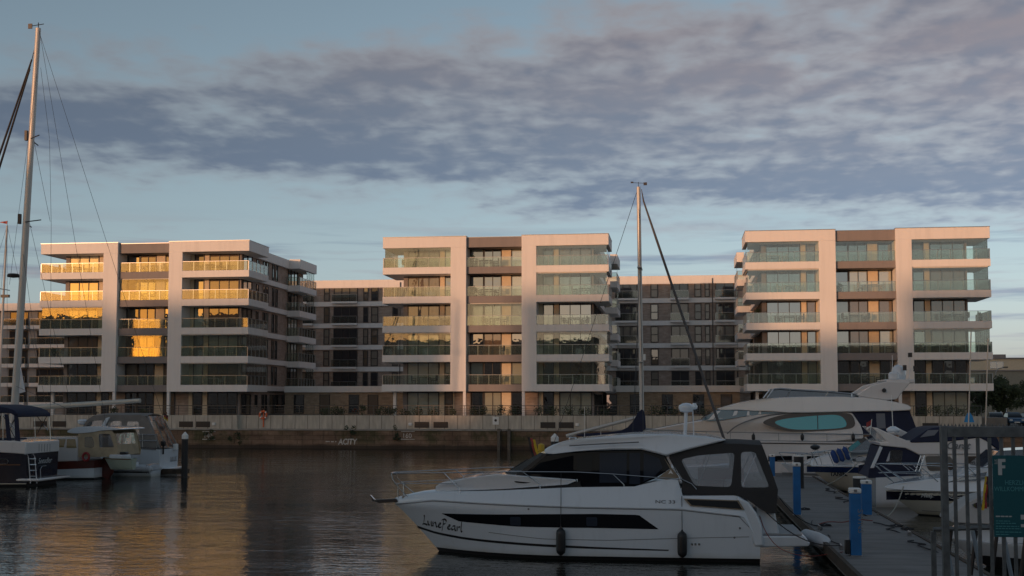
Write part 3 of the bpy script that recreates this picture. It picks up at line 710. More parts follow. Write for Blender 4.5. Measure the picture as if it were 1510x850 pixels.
# unseen skyline behind the camera, added and shaped to shadow the lower storeys
def back_house(x0, x1, y, h, label):
    t = thing('shadow_house', label, 'building', (x0, y, 0), 0, 'unseen shadow casting houses on the near shore')
    W = x1 - x0
    MB().box(0, W, -6, 0, 2.9, h - 0.6).build('wall', 'brown_brick', t)
    MB().box(0, W, -6.3, .3, h - 0.6, h).build('roof', 'taupe_render', t)
    n = int(W / 5)
    for k in range(int((h - 3.5) / 3)):
        for j in range(n):
            x = 1.5 + j * (W - 2) / n
            MB().box(x, x + 1.6, 0.004, 0.08, 4 + 3 * k, 5.8 + 3 * k).build('window', 'pane_dark', t) if (j % 2 == 0) else None
# ------------------------------------------------------------------ boat tools
def lerp_pts(pts, x):
    if x <= pts[0][0]: return pts[0][1]
    for (x0, y0), (x1, y1) in zip(pts[:-1], pts[1:]):
        if x <= x1: return y0 + (y1 - y0) * (x - x0) / (x1 - x0)
    return pts[-1][1]
def smooth_pts(pts, n=3, closed=True):
    """Chaikin corner cutting of an outline"""
    for _ in range(n):
        out = []; m = len(pts)
        for i in range(m if closed else m - 1):
            a, b = pts[i], pts[(i + 1) % m]
            out += [tuple(a[k] * .75 + b[k] * .25 for k in range(len(a))), tuple(a[k] * .25 + b[k] * .75 for k in range(len(a)))]
        pts = out if closed else [pts[0]] + out + [pts[-1]]
    return pts
def soft(pts, r):
    out = []; m = len(pts)
    for i in range(m):
        p, a, b = Vector(pts[i]), Vector(pts[i - 1]), Vector(pts[(i + 1) % m])
        u, v = (a - p), (b - p); ru, rv = min(r, u.length * .45), min(r, v.length * .45); u, v = p + u.normalized() * ru, p + v.normalized() * rv
        for t in (0, .33, .67, 1): q = u * (1 - t) ** 2 + p * 2 * t * (1 - t) + v * t * t; out.append((q.x, q.y))
    return out
class Hull:
    """bow at x = 0, stern at x = L, centreline y = 0, waterline z = 0"""
    def __init__(s, L, B, sheer, rake=1.2, full=0.5, p=2.2, flare=0.82, tail=0.06, curve=1.0, z0=-0.35):
        s.L, s.B, s.sheer, s.rake, s.full, s.p, s.flare, s.tail, s.curve, s.z0 = L, B, sheer, rake, full, p, flare, tail, curve, z0
        s.zb = sheer[0][1]
    def zs(s, X): return lerp_pts(s.sheer, X)
    def xs(s, z): return s.rake * max(0.0, 1 - max(z, -0.6) / s.zb) ** s.curve
    def Y(s, X, z):
        x0 = s.xs(z); t = max(0.0, min(1.0, (X - x0) / (s.L - x0)))
        k = max(0.0, min(1.0, (z - s.z0) / (s.zb - s.z0)))
        b = s.B / 2 * (s.flare + (1 - s.flare) * k ** 0.8) * (1 if z > 0.0 else 0.93)
        return b * (1 - (1 - min(t / s.full, 1)) ** s.p) * (1 - s.tail * max(0, (t - 0.6) / 0.4) ** 2)
    def rows(s, za, zb, nz=10, nx=36, sg=-1, off=0.0):
        R_ = []
        for i in range(nz + 1):
            row = []
            for j in range(nx + 1):
                t = (j / nx) ** 1.5
                X = t * s.L
                for _ in range(2):
                    a = za(X) if callable(za) else za; b = zb(X) if callable(zb) else zb
                    z = a + (b - a) * i / nz
                    X = s.xs(z) + (s.L - s.xs(z)) * t
                row.append((X, sg * (s.Y(X, z) + off), z))
            R_.append(row)
        return R_
    def shell(s, za, zb, name, m, parent, deck=True, nz=10):
        mb = MB(); l = s.rows(za, zb, nz, sg=-1); r = s.rows(za, zb, nz, sg=1)
        mb.grid(l); mb.grid(r)
        tr = [row[-1] for row in l] + [row[-1] for row in reversed(r)]
        mb.add(tr, [tuple(range(len(tr)))])
        if deck:
            a, b = l[-1], r[-1]; mb.grid([a, [(p[0], 0, p[2] + 0.03) for p in a], b])
        return mb.build(name, m, parent, smooth=True)
    def band(s, xa, xb, zlo, zhi, name, m, parent, off=0.006, n=40, both=True, t=0.0):
        """strip lying on the hull between two heights given as functions or numbers of X"""
        f = lambda q, X: q(X) if callable(q) else q
        mb = MB()
        for sg in ((-1, 1) if both else (-1,)):
            rows = []
            for k in range(3):
                row = []
                for i in range(n + 1):
                    X = xa + (xb - xa) * i / n; a, b = f(zlo, X), f(zhi, X); z = a + (b - a) * k / 2
                    row.append((X, sg * (s.Y(X, z) + off), z))
                rows.append(row)
            mb.grid(rows)
        return mb.build(name, m, parent, smooth=True)
GLYPH = {'L': ([[(.15, .92), (.28, 1.02), (.22, .5), (.12, .05), (0, .0)], [(.05, .03), (.3, .10), (.58, .0)]], .62),
 'u': ([[(0, .5), (.05, .15), (.17, 0), (.35, .2), (.4, .52)], [(.4, .5), (.42, .05), (.54, .02)]], .58),
 'n': ([[(0, .5), (.05, 0)], [(.05, .28), (.25, .5), (.35, .4), (.4, 0), (.52, .03)]], .58),
 'e': ([[(.05, .26), (.35, .34), (.28, .52), (.1, .45), (.0, .2), (.15, 0), (.40, .10)]], .46),
 'P': ([[(.18, 1), (.12, .4), (0, -.3)], [(-.05, .85), (.25, 1.05), (.52, .85), (.38, .52), (.1, .45)]], .58),
 'a': ([[(.35, .5), (.1, .45), (0, .15), (.12, 0), (.35, .22)], [(.37, .52), (.38, .05), (.5, .02)]], .56),
 'r': ([[(.05, .5), (.07, 0)], [(.07, .26), (.2, .5), (.36, .45)]], .40),
 'l': ([[(.12, 1.05), (.08, .4), (.08, .05), (.22, .02)]], .3)}
def script_name(word, x0, z0, size, fn, name, m, parent, nib=(0.055, 0.085), slope=0.0):
    """pen-drawn lettering, each stroke laid on the surface y = fn(x, z)"""
    mb = MB(); cx = x0
    for ch in word:
        st, wd = GLYPH[ch]
        for pl in st:
            q = smooth_pts(pl, 2, False); rows = [[], []]
            for (a, b) in q:
                for k, sg in enumerate((-1, 1)):
                    X = cx + (a + b * 0.12) * size + sg * nib[0] * size; Z = z0 + slope * (X - x0) + b * size + sg * nib[1] * size
                    rows[k].append((X, fn(X, Z), Z))
            mb.grid(rows)
        cx += wd * size
    return mb.build(name, m, parent)
def text_on(word, x0, z0, size, y, name, m, parent, shear=0.2, sx=1.0, bold=0.0):
    return text_obj(name, word, size, (x0, y, z0), m, parent, shear, sx=sx, bold=bold, extrude=0.001)
def hole_plate(mb, outer, holes, yf, t=0.02):
    """side panel with window openings"""
    from mathutils.geometry import tessellate_polygon
    loops = [[Vector((x, z, 0)) for x, z in l] for l in [outer] + holes]
    flat = [p for l in loops for p in l]
    tris = tessellate_polygon(loops); k = len(mb.v); n = len(flat)
    for d in (0, -t):
        for p in flat: mb.v.append((p.x, yf(p.x, p.y) + d, p.y))
    for a, b, c in tris: mb.f.append((k + a, k + b, k + c)); mb.f.append((k + n + c, k + n + b, k + n + a))
    i0 = 0
    for l in loops:
        m = len(l)
        for i in range(m):
            j = (i + 1) % m; mb.f.append((k + i0 + i, k + i0 + j, k + n + i0 + j, k + n + i0 + i))
        i0 += m
    return mb

def gel_mat(name, col, dirt=0.5):
    """glossy boat plastic, faintly wavy, with a tea-coloured stain along the waterline and fine run marks"""
    m = bpy.data.materials.new(name); m.use_nodes = True; T = NT(m.node_tree); b = m.node_tree.nodes['Principled BSDF']
    tc = T.n('ShaderNodeTexCoord'); sp = T.n('ShaderNodeSeparateXYZ'); T.l(tc.outputs['Object'], sp.inputs[0])
    def nz(sc, st, det):
        mp = T.n('ShaderNodeMapping'); mp.inputs['Scale'].default_value = st; T.l(tc.outputs['Object'], mp.inputs[0])
        n = T.n('ShaderNodeTexNoise'); n.inputs['Scale'].default_value = sc; n.inputs['Detail'].default_value = det; T.l(mp.outputs[0], n.inputs['Vector']); return n.outputs[0]
    a = nz(1.2, (1, 1, 1), 6); r = nz(5.0, (1, 1, .12), 5)
    st = T.ramp(T.m('ADD', sp.outputs[2], T.m('MULTIPLY', a, 0.30)), [(0.20, 1.0), (0.42, 0.0)])
    c = T.mix(T.m('MULTIPLY', st, dirt), col, (col[0] * .62, col[1] * .55, col[2] * .40))
    c = T.mix(T.m('MULTIPLY', T.ramp(r, [(.55, 0), (.75, 1)]), 0.22), c, tuple(x * .7 for x in col))
    T.l(c, b.inputs['Base Color']); T.l(T.m('ADD', T.m('MULTIPLY', a, 0.16), 0.10), b.inputs['Roughness'])
    b.inputs['Coat Weight'].default_value = 0.6; b.inputs['Coat Roughness'].default_value = 0.04
    bp = T.n('ShaderNodeBump'); bp.inputs['Strength'].default_value = 0.25; bp.inputs['Distance'].default_value = 0.03; T.l(nz(1.7, (.6, 1, 1), 2), bp.inputs['Height']); T.l(bp.outputs[0], b.inputs['Normal']); T.l(bp.outputs[0], b.inputs['Coat Normal'])
    MATS[name] = m
gel_mat('gelcoat', (0.66, 0.71, 0.76)); gel_mat('gelcoat_warm', (0.68, 0.66, 0.65), .3); gel_mat('gelcoat_cream', (0.50, 0.49, 0.43), .6)
mat('deck_grey', (0.30, 0.31, 0.32), 0.7, var=0.1)
mat('antifouling', (0.02, 0.02, 0.022), 0.6)
mat('navy_hull', (0.012, 0.014, 0.028), 0.2)
mat('navy_canvas', (0.012, 0.017, 0.045), 0.85, var=0.2, vscale=2, bump=0.4, bscale=3)
mat('grey_canvas', (0.032, 0.032, 0.034), 0.85, var=0.15, vscale=2, bump=0.4, bscale=3)
mat('taupe_canvas', (0.20, 0.185, 0.17), 0.85, var=0.15, vscale=2, bump=0.4, bscale=3)
mat('beige_canvas', (0.42, 0.34, 0.23), 0.85, var=0.15, vscale=2, bump=0.3, bscale=3)
mat('teak', (0.16, 0.07, 0.035), 0.5, var=0.3, vscale=2, stretch=(0.4, 3, 3))
mat('red_paint', (0.30, 0.03, 0.03), 0.5)
mat('blue_paint', (0.008, 0.12, 0.33), 0.55, var=0.15, vscale=3)
mat('blue_cover', (0.02, 0.06, 0.22), 0.8)
mat('rope', (0.35, 0.33, 0.28), 0.9); mat('dark_rope', (0.03, 0.03, 0.035), 0.9); mat('red_rope', (0.22, 0.05, 0.04), 0.9)
mat('rubber_white', (0.55, 0.57, 0.6), 0.45, var=0.08)
mat('alu_mast', (0.52, 0.50, 0.47), 0.4, 0.25, var=0.06, vscale=1)
mat('wire', (0.06, 0.06, 0.065), 0.5, 0.6)
mat('gold', (0.60, 0.42, 0.03), 0.7)
mat('yellow_paint', (0.55, 0.36, 0.03), 0.5)
mat('letter_black', (0.01, 0.01, 0.012), 0.5); mat('letter_grey', (0.16, 0.17, 0.18), 0.5)
mat('tan_panel', (0.24, 0.19, 0.13), 0.5)
glassy('boat_glass', (0.007, 0.008, 0.011), 0.003, rough=0.02)
glassy('boat_curtain', (0.03, 0.038, 0.056), 0.0, rough=0.05)
glassy('teal_glass', (0.015, 0.33, 0.38), 0.06, rough=0.05)
glassy('blue_glass', (0.012, 0.07, 0.11), 0.07, rough=0.05)
glassy('vinyl', (0.26, 0.26, 0.28), 0.06, 0.86, 0.06, tcol=(0.85, 0.86, 0.88), wav=1.0)
glassy('smoked_glass', (0.05, 0.06, 0.07), 0.14, 0.45, 0.03, tcol=(0.5, 0.55, 0.6))

def rail(parent, pts, r, name='rail', m='chrome', n=6): return MB().tube(pts, r, n).build(name, m, parent, smooth=True)
def antenna(parent, p, h, lean=0.0, name='antenna', r=0.012, m='white_paint'): return MB().tube([p, (p[0] + lean, p[1], p[2] + h)], [r, r * 0.5], 5).build(name, m, parent)
def fender(label, p, h, r, m='black_plastic', top=None, group=None, name='fender'):
    t = thing(name, label, 'fender', p, 0, group)
    MB().lathe([(0.02, h / 2 + 0.07), (0.03, h / 2 + 0.03), (r * .5, h / 2), (r * .9, h / 2 - r * .4), (r, h / 2 - r), (r, -h / 2 + r), (r * .9, -h / 2 + r * .4), (r * .5, -h / 2), (0.03, -h / 2 - 0.03)], n=16).build('body', m, t, smooth=True)
    if top is not None: MB().tube([(0, 0, h / 2 + 0.05), (top[0], top[1], top[2])], 0.009, 5).build('lanyard', 'dark_rope', t)
    return t

# ------------------------------------------------------------------ the white motor cruiser in front
YC = 36.5
xb = at_y(582, 741, YC).x
def S(px, py, dy=1.6):
    p = at_y(px, py, YC - dy); return (p.x - xb, p.z)
def SS(l, dy=1.6): return [S(a, b, dy) for a, b in l]
mc = thing('motor_cruiser', 'white motor cruiser with the name LunePearl on its bow and a dark grey cockpit tent', 'motor boat', (xb, YC, 0))
LA = S(1121, 806)[0]
sheer = [(0, S(582, 743, 0)[1])] + SS([(633, 741), (700, 743), (780, 745.5), (850, 748), (930, 749.5), (1003, 751), (1096, 762)]) + [(LA - 0.02, S(1119, 803)[1])]
H = Hull(LA, 3.45, sheer, rake=1.38, full=0.46, p=2.1, flare=0.86, tail=0.04, curve=0.9)
hp = H.shell(0.115, H.zs, 'hull', 'gelcoat', mc, deck=True, nz=14)
H.shell(-0.4, 0.11, 'hull_bottom', 'antifouling', mc, deck=False, nz=4)
bz = [S(*q) for q in [(609, 777, .2), (640, 787, .55), (680, 794, .9), (718, 798, 1.15), (800, 803.5, 1.4), (880, 807.5, 1.5), (986, 811, 1.6), (1115, 814, 1.6)]]
H.band(H.xs(0.75) + 0.02, S(986, 811)[0], lambda X: lerp_pts(bz, X) - 0.035, lambda X: lerp_pts(bz, X) + 0.035 * max(0.1, min(1, (S(986, 811)[0] - X) / 3)), 'stripe', 'letter_black', mc)
H.band(0.03, LA - .3, lambda X: H.zs(X) - 0.03, lambda X: H.zs(X) - 0.005, 'rub_line', 'letter_grey', mc, off=0.012)
H.band(S(718, 790)[0], LA - .3, lambda X: lerp_pts(SS([(718, 787), (800, 795), (900, 797), (1000, 794), (1100, 792)]), X) - 0.008, lambda X: lerp_pts(SS([(718, 787), (800, 795), (900, 797), (1000, 794), (1100, 792)]), X) + 0.008, 'spray_line', 'letter_grey', mc)
wt = [S(*q) for q in [(652, 757, .8), (700, 757.5, 1.1), (800, 757.5, 1.5), (880, 757.5, 1.6), (942, 759, 1.6), (971, 780, 1.6)]]; wb = [S(*q) for q in [(652, 757.4, .8), (677, 769, 1.0), (765, 776, 1.4), (880, 778.5, 1.6), (971, 780.4, 1.6)]]
hw = H.band(wt[0][0], wt[-1][0], lambda X: lerp_pts(wb, X), lambda X: lerp_pts(wt, X), 'hull_window', 'boat_glass', mc, off=0.008, n=60)
for a in (752, 776, 865, 898):
    x0, z0 = S(a, 775.5); x1, z1 = S(a + 16, 762.5)
    ol = soft([(x0, z0 + .0), (x1, z0), (x1, z1), (x0, z1)], .04)
    if a in (752, 865): MB().plate(ol, lambda x, z: -(H.Y(x, z) + 0.010), 0.003).build('porthole', 'boat_curtain', hw)
script_name('LunePearl', S(620, 774.5, .5)[0], S(620, 774.5, .5)[1], 0.30, lambda x, z: -(H.Y(x, z) + 0.007), 'boat_name', 'letter_black', mc, slope=-0.11)
# deck moulding above the rub line
top = [(0, S(582, 736, 0)[1])] + SS([(589, 736), (610, 731.5), (633, 728.5), (700, 726), (780, 722), (850, 719), (935, 718), (960, 712), (980, 708), (1005, 708)]) + SS([(1006.5, 731.5), (1087, 731.5), (1098, 738), (1108, 749), (1116, 765), (1120, 785)]) + [(LA, S(1121, 801)[1])]
rows = {-1: [[], [], [], [], []], 1: [[], [], [], [], []]}
N = 90
for sg in (-1, 1):
    for i in range(N + 1):
        X = LA * (i / N) ** 1.2; zs = H.zs(X); zt = max(lerp_pts(top, X), zs + 0.01); y = H.Y(X, zs)
        k = min(1, X / 1.2)
        yin = max(0, y - (0.10 * k + (zt - zs) * 0.16))
        for r_, q in zip(rows[sg], [(X, sg * y, zs), (X, sg * (y + 0.012 * k), zs + 0.02), (X, sg * max(0, y - (0.03 + 0.3 * (zt - zs) * .5) * k), zs + (zt - zs) * 0.75), (X, sg * yin, zt), (X, 0, zt + 0.04 - (0.0 if X < S(850, 719)[0] else 0.3))]): r_.append(q)
mb = MB(); mb.grid(rows[-1]); mb.grid(rows[1])
mb.build('deck_moulding', 'gelcoat', mc, smooth=True)
# coach roof on the foredeck
fo = SS([(636, 727), (637, 719), (648, 713), (690, 705), (733, 699), (752, 700), (850, 706.5), (851, 709), (838, 714), (740, 721)], 1.15)
cr = MB().slab(fo, lambda x, z: max(.3, H.Y(x, H.zs(x)) - 0.26 - 0.10 * max(0, z - 2.0))).build('coach_roof', 'gelcoat', mc, bevel=0.05, seg=3)
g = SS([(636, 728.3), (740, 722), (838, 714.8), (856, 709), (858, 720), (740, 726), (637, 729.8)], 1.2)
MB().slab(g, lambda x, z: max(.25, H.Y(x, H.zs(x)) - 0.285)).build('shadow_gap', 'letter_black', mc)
MB().tube([(S(683, 703, .6)[0], -.62, S(683, 703, .6)[1]), (S(685, 701, .6)[0], -.62, S(685, 701.2, .6)[1]), (S(712, 698, .6)[0], -.64, S(712, 697.5, .6)[1]), (S(714, 700, .6)[0], -.64, S(714, 699, .6)[1])], 0.012, 5).build('grab_rail', 'chrome', mc)
# saloon
cab = SS([(752, 707), (803, 672), (850, 665), (945, 662.5), (981, 672), (990, 690), (966, 706), (948, 713), (934, 719), (858, 720), (800, 716), (760, 712)], 1.22)
wcab = lambda x, z: 1.27 - 0.11 * max(0, z - 2.0) - 0.10 * max(0, 1 - (x - cab[0][0]) / 1.6)
cabin = MB().slab(cab, wcab).build('cabin', 'boat_glass', mc, bevel=0.02)
for l, m in (([(884, 668), (924, 668), (924, 712), (884, 712)], 'boat_curtain'), ([(851, 674), (873, 670), (873, 712), (851, 707)], 'boat_glass'), ([(928, 668), (944, 668), (944, 714), (928, 714)], 'boat_curtain'), ([(949, 668), (972, 676), (977, 690), (966, 702), (949, 711)], 'boat_curtain'), ([(796, 683), (845, 672), (845, 700), (775, 700)], 'boat_glass')):
    MB().plate(SS(l, 1.25), lambda x, z: -(wcab(x, z) + 0.004), 0.006).build('side_window', m, mc)
MB().plate(SS([(979, 676), (1002, 705), (983, 708), (968, 706), (988, 692)], 1.3), lambda x, z: -(wcab(x, z) + 0.004), 0.01).build('quarter_panel', 'tan_panel', mc)
MB().plate(SS([(989, 693), (993, 700), (988.5, 698), (985, 700)], 1.3), lambda x, z: -(wcab(x, z) + 0.018), 0.005).build('sail_emblem', 'white_paint', mc)
ws = SS([(735, 704.5), (797, 667.5), (806, 669), (757, 706.5)], 1.1)
MB().slab(ws, 1.12).build('windscreen', glassy('sky_glass', (0.10, 0.11, 0.12), 0.42, rough=0.03), mc)
MB().slab(SS([(751, 708), (800, 670), (807, 670), (762, 708)], 1.25), lambda x, z: 1.19 - 0.06 * max(0, z - 2)).build('windscreen_pillar', 'dark_frame', mc)
rb = MB()
for yy in (-0.5, 0.35):
    a, b = S(745, 699, .5 if yy < 0 else 0), S(775, 680, .5 if yy < 0 else 0)
    rb.tube([(a[0], yy, a[1] + .02), (b[0], yy + 0.25, b[1] + 0.03)], 0.014, 5)
rb.build('wiper', 'dark_frame', mc)
ro = SS([(799, 665), (806, 660.5), (814, 656.5), (828, 652), (846, 648.5), (880, 645), (932, 640.5), (986, 640), (1041, 643.6), (1072, 649.2), (1060, 652.5), (1020, 662), (982, 672.5), (965, 668), (945, 663.2), (900, 664), (850, 666), (815, 670.5), (803, 671)], 1.3)
xr0 = ro[0][0]
wroof = lambda x, z: (1.42 - 0.55 * max(0, 1 - (x - xr0) / 1.1) ** 2) - 0.22 * max(0, (z - 3.05)) - 0.12 * max(0, x - S(1000, 650)[0]) * 0.5
MB().slab(ro, wroof).build('roof', 'gelcoat', mc, bevel=0.07, seg=3)
MB().tube([(S(840, 658, 1.3)[0], -1.40, S(840, 658)[1]), (S(870, 656.5)[0], -1.43, S(870, 656)[1]), (S(942, 652)[0], -1.43, S(942, 652.5)[1])], 0.02, 6).build('roof_groove', 'letter_grey', mc)
p = S(1010, 641, 0)
rd = MB().tube([(p[0], 0, p[1] - .05), (p[0] + .04, 0, S(1012, 607, 0)[1])], 0.05, 8).build('radar_pole', 'gelcoat', mc)
MB().lathe([(0.05, -.14), (0.19, -.10), (0.235, 0.0), (0.22, 0.07), (0.13, 0.13), (0.02, 0.15)], (S(1012, 602, 0)[0], 0, S(1012, 602, 0)[1]), 20).build('radar_dome', 'gelcoat', rd, smooth=True)
p = S(1023, 606, -.8)
a_ = MB().tube([(p[0], .8, p[1] - .9), (p[0] - .03, .8, p[1] + .05)], 0.02, 6).build('aerial_pole', 'gelcoat', mc)
MB().lathe([(0.03, -.08), (0.085, -.05), (0.095, 0.02), (0.05, 0.12)], (S(1024, 603, -.8)[0], .8, S(1024, 603, -.8)[1] + .05), 12).build('aerial_dome', 'gelcoat', a_, smooth=True)
# horn and lights on the roof
p = S(845, 646, .4); MB().box(p[0] - .12, p[0] + .1, -.5, -.3, p[1] - .08, p[1] + .03).build('searchlight', 'chrome', mc, bevel=0.03)
# cockpit tent
tent = SS([(986, 671), (1020, 660), (1055, 654.5), (1090, 655), (1124, 657), (1131, 675), (1147, 722), (1144, 757), (1132, 757), (1120, 750), (1102, 737), (1086, 730.5), (1004, 729.5), (1007, 708), (992, 684)], 1.4)
wt_ = lambda x, z: 1.46 - 0.20 * max(0, z - 2.0)
w1 = SS([(1003.5, 678), (1030, 672), (1084, 668), (1078, 718.5), (1024, 716.5)], 1.42); w2 = SS([(1093, 667), (1114, 666.5), (1134, 717), (1130, 719), (1093, 719)], 1.42)
w1s = soft(w1, .12); w2s = soft(w2, .1)
cn = hole_plate(MB(), tent, [w1s, w2s], lambda x, z: -wt_(x, z)).build('cockpit_tent', 'grey_canvas', mc)
hole_plate(MB(), tent, [w1s, w2s], lambda x, z: wt_(x, z) + 0.02).build('tent_side', 'grey_canvas', cn)
for sg in (-1, 1):
    for wl in (w1s, w2s):
        MB().plate(wl, lambda x, z: sg * (wt_(x, z) + (0.006 if sg < 0 else -0.006)) , 0.003).build('tent_window', 'vinyl', cn)
A, B_, C_ = S(1124, 657, 1.2), S(1131, 675, 1.3), S(1147, 722, 1.4); D_ = S(1144, 757, 1.4)
mb = MB()
for (a, b) in (((986, 671), (1020, 660)), ((1020, 660), (1055, 654.5)), ((1055, 654.5), (1090, 655)), ((1090, 655), (1124, 657))):
    p, q = S(*a, 1.3), S(*b, 1.3); n_ = 6
    mb.grid([[(u[0], (-1 + 2 * j / n_) * (wt_(*u) + .0), u[1] + 0.10 * (1 - (-1 + 2 * j / n_) ** 2)) for j in range(n_ + 1)] for u in (p, q)])
mb.build('tent_top', 'grey_canvas', cn, smooth=True)
mb = MB(); prs = [A, B_, C_, D_]
w = [wt_(*q) for q in prs]
mb.grid([[(prs[i][0], s_ * w[i], prs[i][1]) for s_ in (-1, -.85)] for i in range(4)]); mb.grid([[(prs[i][0], s_ * w[i], prs[i][1]) for s_ in (.85, 1)] for i in range(4)])
mb.grid([[(prs[i][0], s_ * w[i], prs[i][1]) for s_ in (-.85, .85)] for i in (0, 1)]); mb.grid([[(prs[i][0], s_ * w[i], prs[i][1]) for s_ in (-.85, .85)] for i in (2, 3)])
mb.build('tent_back', 'grey_canvas', cn)
MB().grid([[(prs[i][0], s_ * w[i], prs[i][1]) for s_ in (-.85, .85)] for i in (1, 2)]).build('tent_window', 'vinyl', cn)
# tent frame bows seen through the vinyl
for a, b in (((986, 672), (1006, 712)), ((1052, 656), (1030, 716)), ((1120, 659), (1092, 722))):
    p, q = S(*a, 1.2), S(*b, 1.2)
    MB().tube([(q[0], -1.3, q[1]), (p[0], -1.1, p[1] - .02), (p[0], 1.1, p[1] - .02), (q[0], 1.3, q[1])], 0.014, 6).build('tent_bow', 'chrome', mc, smooth=True)
# cockpit seats
p = S(1030, 716, 0); q = S(1100, 735, 0)
MB().box(p[0], q[0], .5, 1.2, 1.7, 2.15).box(p[0], q[0], 1.0, 1.25, 2.1, 2.5).build('cockpit_seat', mat('red_cushion', (0.22, 0.07, 0.075), 0.8), mc, bevel=0.05)
MB().box(q[0] - .6, q[0] - .1, -1.0, .5, 1.7, 2.2).build('cockpit_seat', mat('white_cushion', (0.55, 0.53, 0.52), 0.8), mc, bevel=0.06)
# cockpit side window
sw = SS([(1007.5, 735), (1089, 738), (1098, 752), (1018, 746)], 1.6)
yfs = lambda x, z: -(H.Y(x, z) - 0.02 - 0.15 * (z - H.zs(x)) + 0.03)
fr_ = MB().plate(sw, yfs, 0.02).build('cockpit_window', 'tan_panel', mc)
c_ = (sum(q[0] for q in sw) / 4, sum(q[1] for q in sw) / 4)
MB().plate(SS([(1012, 736.5), (1087, 739.2), (1094, 750.5), (1020, 744.8)], 1.6), lambda x, z: yfs(x, z) - 0.021, 0.004).build('pane', 'boat_glass', fr_)
# small badge letters, air vents
p = S(967, 742, 1.6); MB().box(p[0], p[0] + .001, -1.9, -1.899, 0, 0.001)
text_on('NC 33', S(966, 742)[0], S(966, 742)[1], 0.13, -(H.Y(p[0], p[1]) - 0.02), 'badge', 'letter_grey', mc, 0, 1.6, 0.001)
for px in (1020.5, 1025.5, 1031):
    p = S(px, 803); MB().lathe([(0.035, 0), (0.035, -0.012), (0.01, -0.013)], (p[0], -H.Y(*p) - 0.002, p[1]), 10, 'y').build('exhaust_outlet', 'chrome', mc)
for px, py in ((780, 750.5), (1083, 793), (1091, 779)):
    p = S(px, py); MB().lathe([(0.03, 0), (0.03, -0.02), (0.01, -0.022)], (p[0], -H.Y(*p) - 0.002, p[1]), 8, 'y').build('skin_fitting', 'letter_grey', mc)
# bathing platform
pl = SS([(1113, 790), (1187, 791), (1196, 803), (1193, 807), (1113, 807)], 1.4)
xp = pl[1][0]
plf = MB().slab(pl, lambda x, z: 1.5 - 0.18 * max(0, (x - xp + 0.35)) / 0.4).build('bathing_platform', 'gelcoat', mc, bevel=0.06, seg=3)
MB().box(S(1128, 790)[0], S(1184, 790)[0], -1.35, 1.35, S(1128, 790.5)[1] + .0, S(1128, 789.3)[1] + .012).build('platform_tread', 'deck_grey', plf)
MB().slab(SS([(1116, 740), (1140, 740), (1143, 757), (1150, 790), (1116, 790)], 1.25), 1.22).build('transom', 'gelcoat', mc, bevel=0.04)
MB().slab(SS([(1087, 732), (1104, 741), (1116, 757), (1123, 775), (1127, 806), (1112, 807), (1100, 770), (1088, 745)], 1.62), 1.60).build('stern_quarter', 'gelcoat', mc, bevel=0.06, seg=3)
# bow rails
def P3(px, py, dy): a, b = S(px, py, dy); return (a, -dy, b)
rb = MB()
for sg in (1, -1):
    top_ = [P3(577, 698, .28), P3(600, 698, .55), P3(655, 697.5, .95), P3(700, 696.5, 1.2), P3(770, 696, 1.4), P3(850, 696.5, 1.5), P3(904, 699.5, 1.52), P3(960, 704, 1.52), P3(1005, 707, 1.5), P3(1020, 714, 1.5), P3(1027, 722, 1.5)]
    rb.tube([(a, b * sg, c) for a, b, c in top_], 0.016, 6)
    rb.tube([(a, b * sg, c) for a, b, c in [P3(584, 713, .33), P3(620, 713.5, .7), P3(674, 713, 1.02)]], 0.012, 6)
    for l in ([P3(577, 698, .28), P3(579, 707, .3), P3(587, 718, .4), P3(601, 733, .55)], [P3(587, 713, .36), P3(587, 735, .36)], [P3(655, 698, .95), P3(677, 721, 1.12), P3(679, 731, 1.15)], [P3(770, 696, 1.4), P3(796, 714, 1.42), P3(797, 726, 1.42)], [P3(904, 700, 1.52), P3(920, 715, 1.5), P3(920, 724, 1.5)], [P3(851, 707, 1.35), P3(851, 719, 1.4)]):
        rb.tube([(a, b * sg, c) for a, b, c in l], 0.013, 6)
e = P3(577, 698, .28); rb.tube([e, (e[0] - .05, 0, e[2]), (e[0], .28, e[2])], 0.016, 6)
rb.build('bow_rail', 'chrome', mc, smooth=True)
an = SS([(554, 737), (585, 735.5), (588, 740), (560, 742)], 0)
MB().slab(an, 0.11).build('anchor_roller', 'dark_frame', mc, bevel=0.01)
MB().slab(SS([(545.5, 730), (547, 730.5), (552, 736), (561, 740), (560, 742), (550, 739)], 0), lambda x, z: 0.05 + 0.10 * (x - S(545, 730, 0)[0])).build('anchor', 'chrome', mc)
mb = MB()
for px in (598, 606, 618, 627): p = S(px, 732.5 - (px - 598) * .08, .1); mb.box(p[0] - .09, p[0] + .09, -.2, .1, p[1] - .05, p[1] + .04)
mb.build('windlass', 'steel', mc, bevel=0.02)
for px, a in ((690, 1.3), (1012, 1.5)): pass
# things that hang from it
f1 = at_y(827, 799, YC - 1.78); fender('long black fender hanging amidships on the side of the LunePearl cruiser, nearer its bow', f1, 0.72, 0.135, top=(0.0, 0.12, at_y(829, 697, YC - 1.5).z - f1.z), group='black fenders of the white cruiser')
f1 = at_y(1006, 803, YC - 1.76); fender('long black fender hanging below the grey tent of the LunePearl cruiser, nearer its stern', f1, 0.68, 0.135, top=(0.0, 0.1, at_y(1006, 731, YC - 1.5).z - f1.z), group='black fenders of the white cruiser')
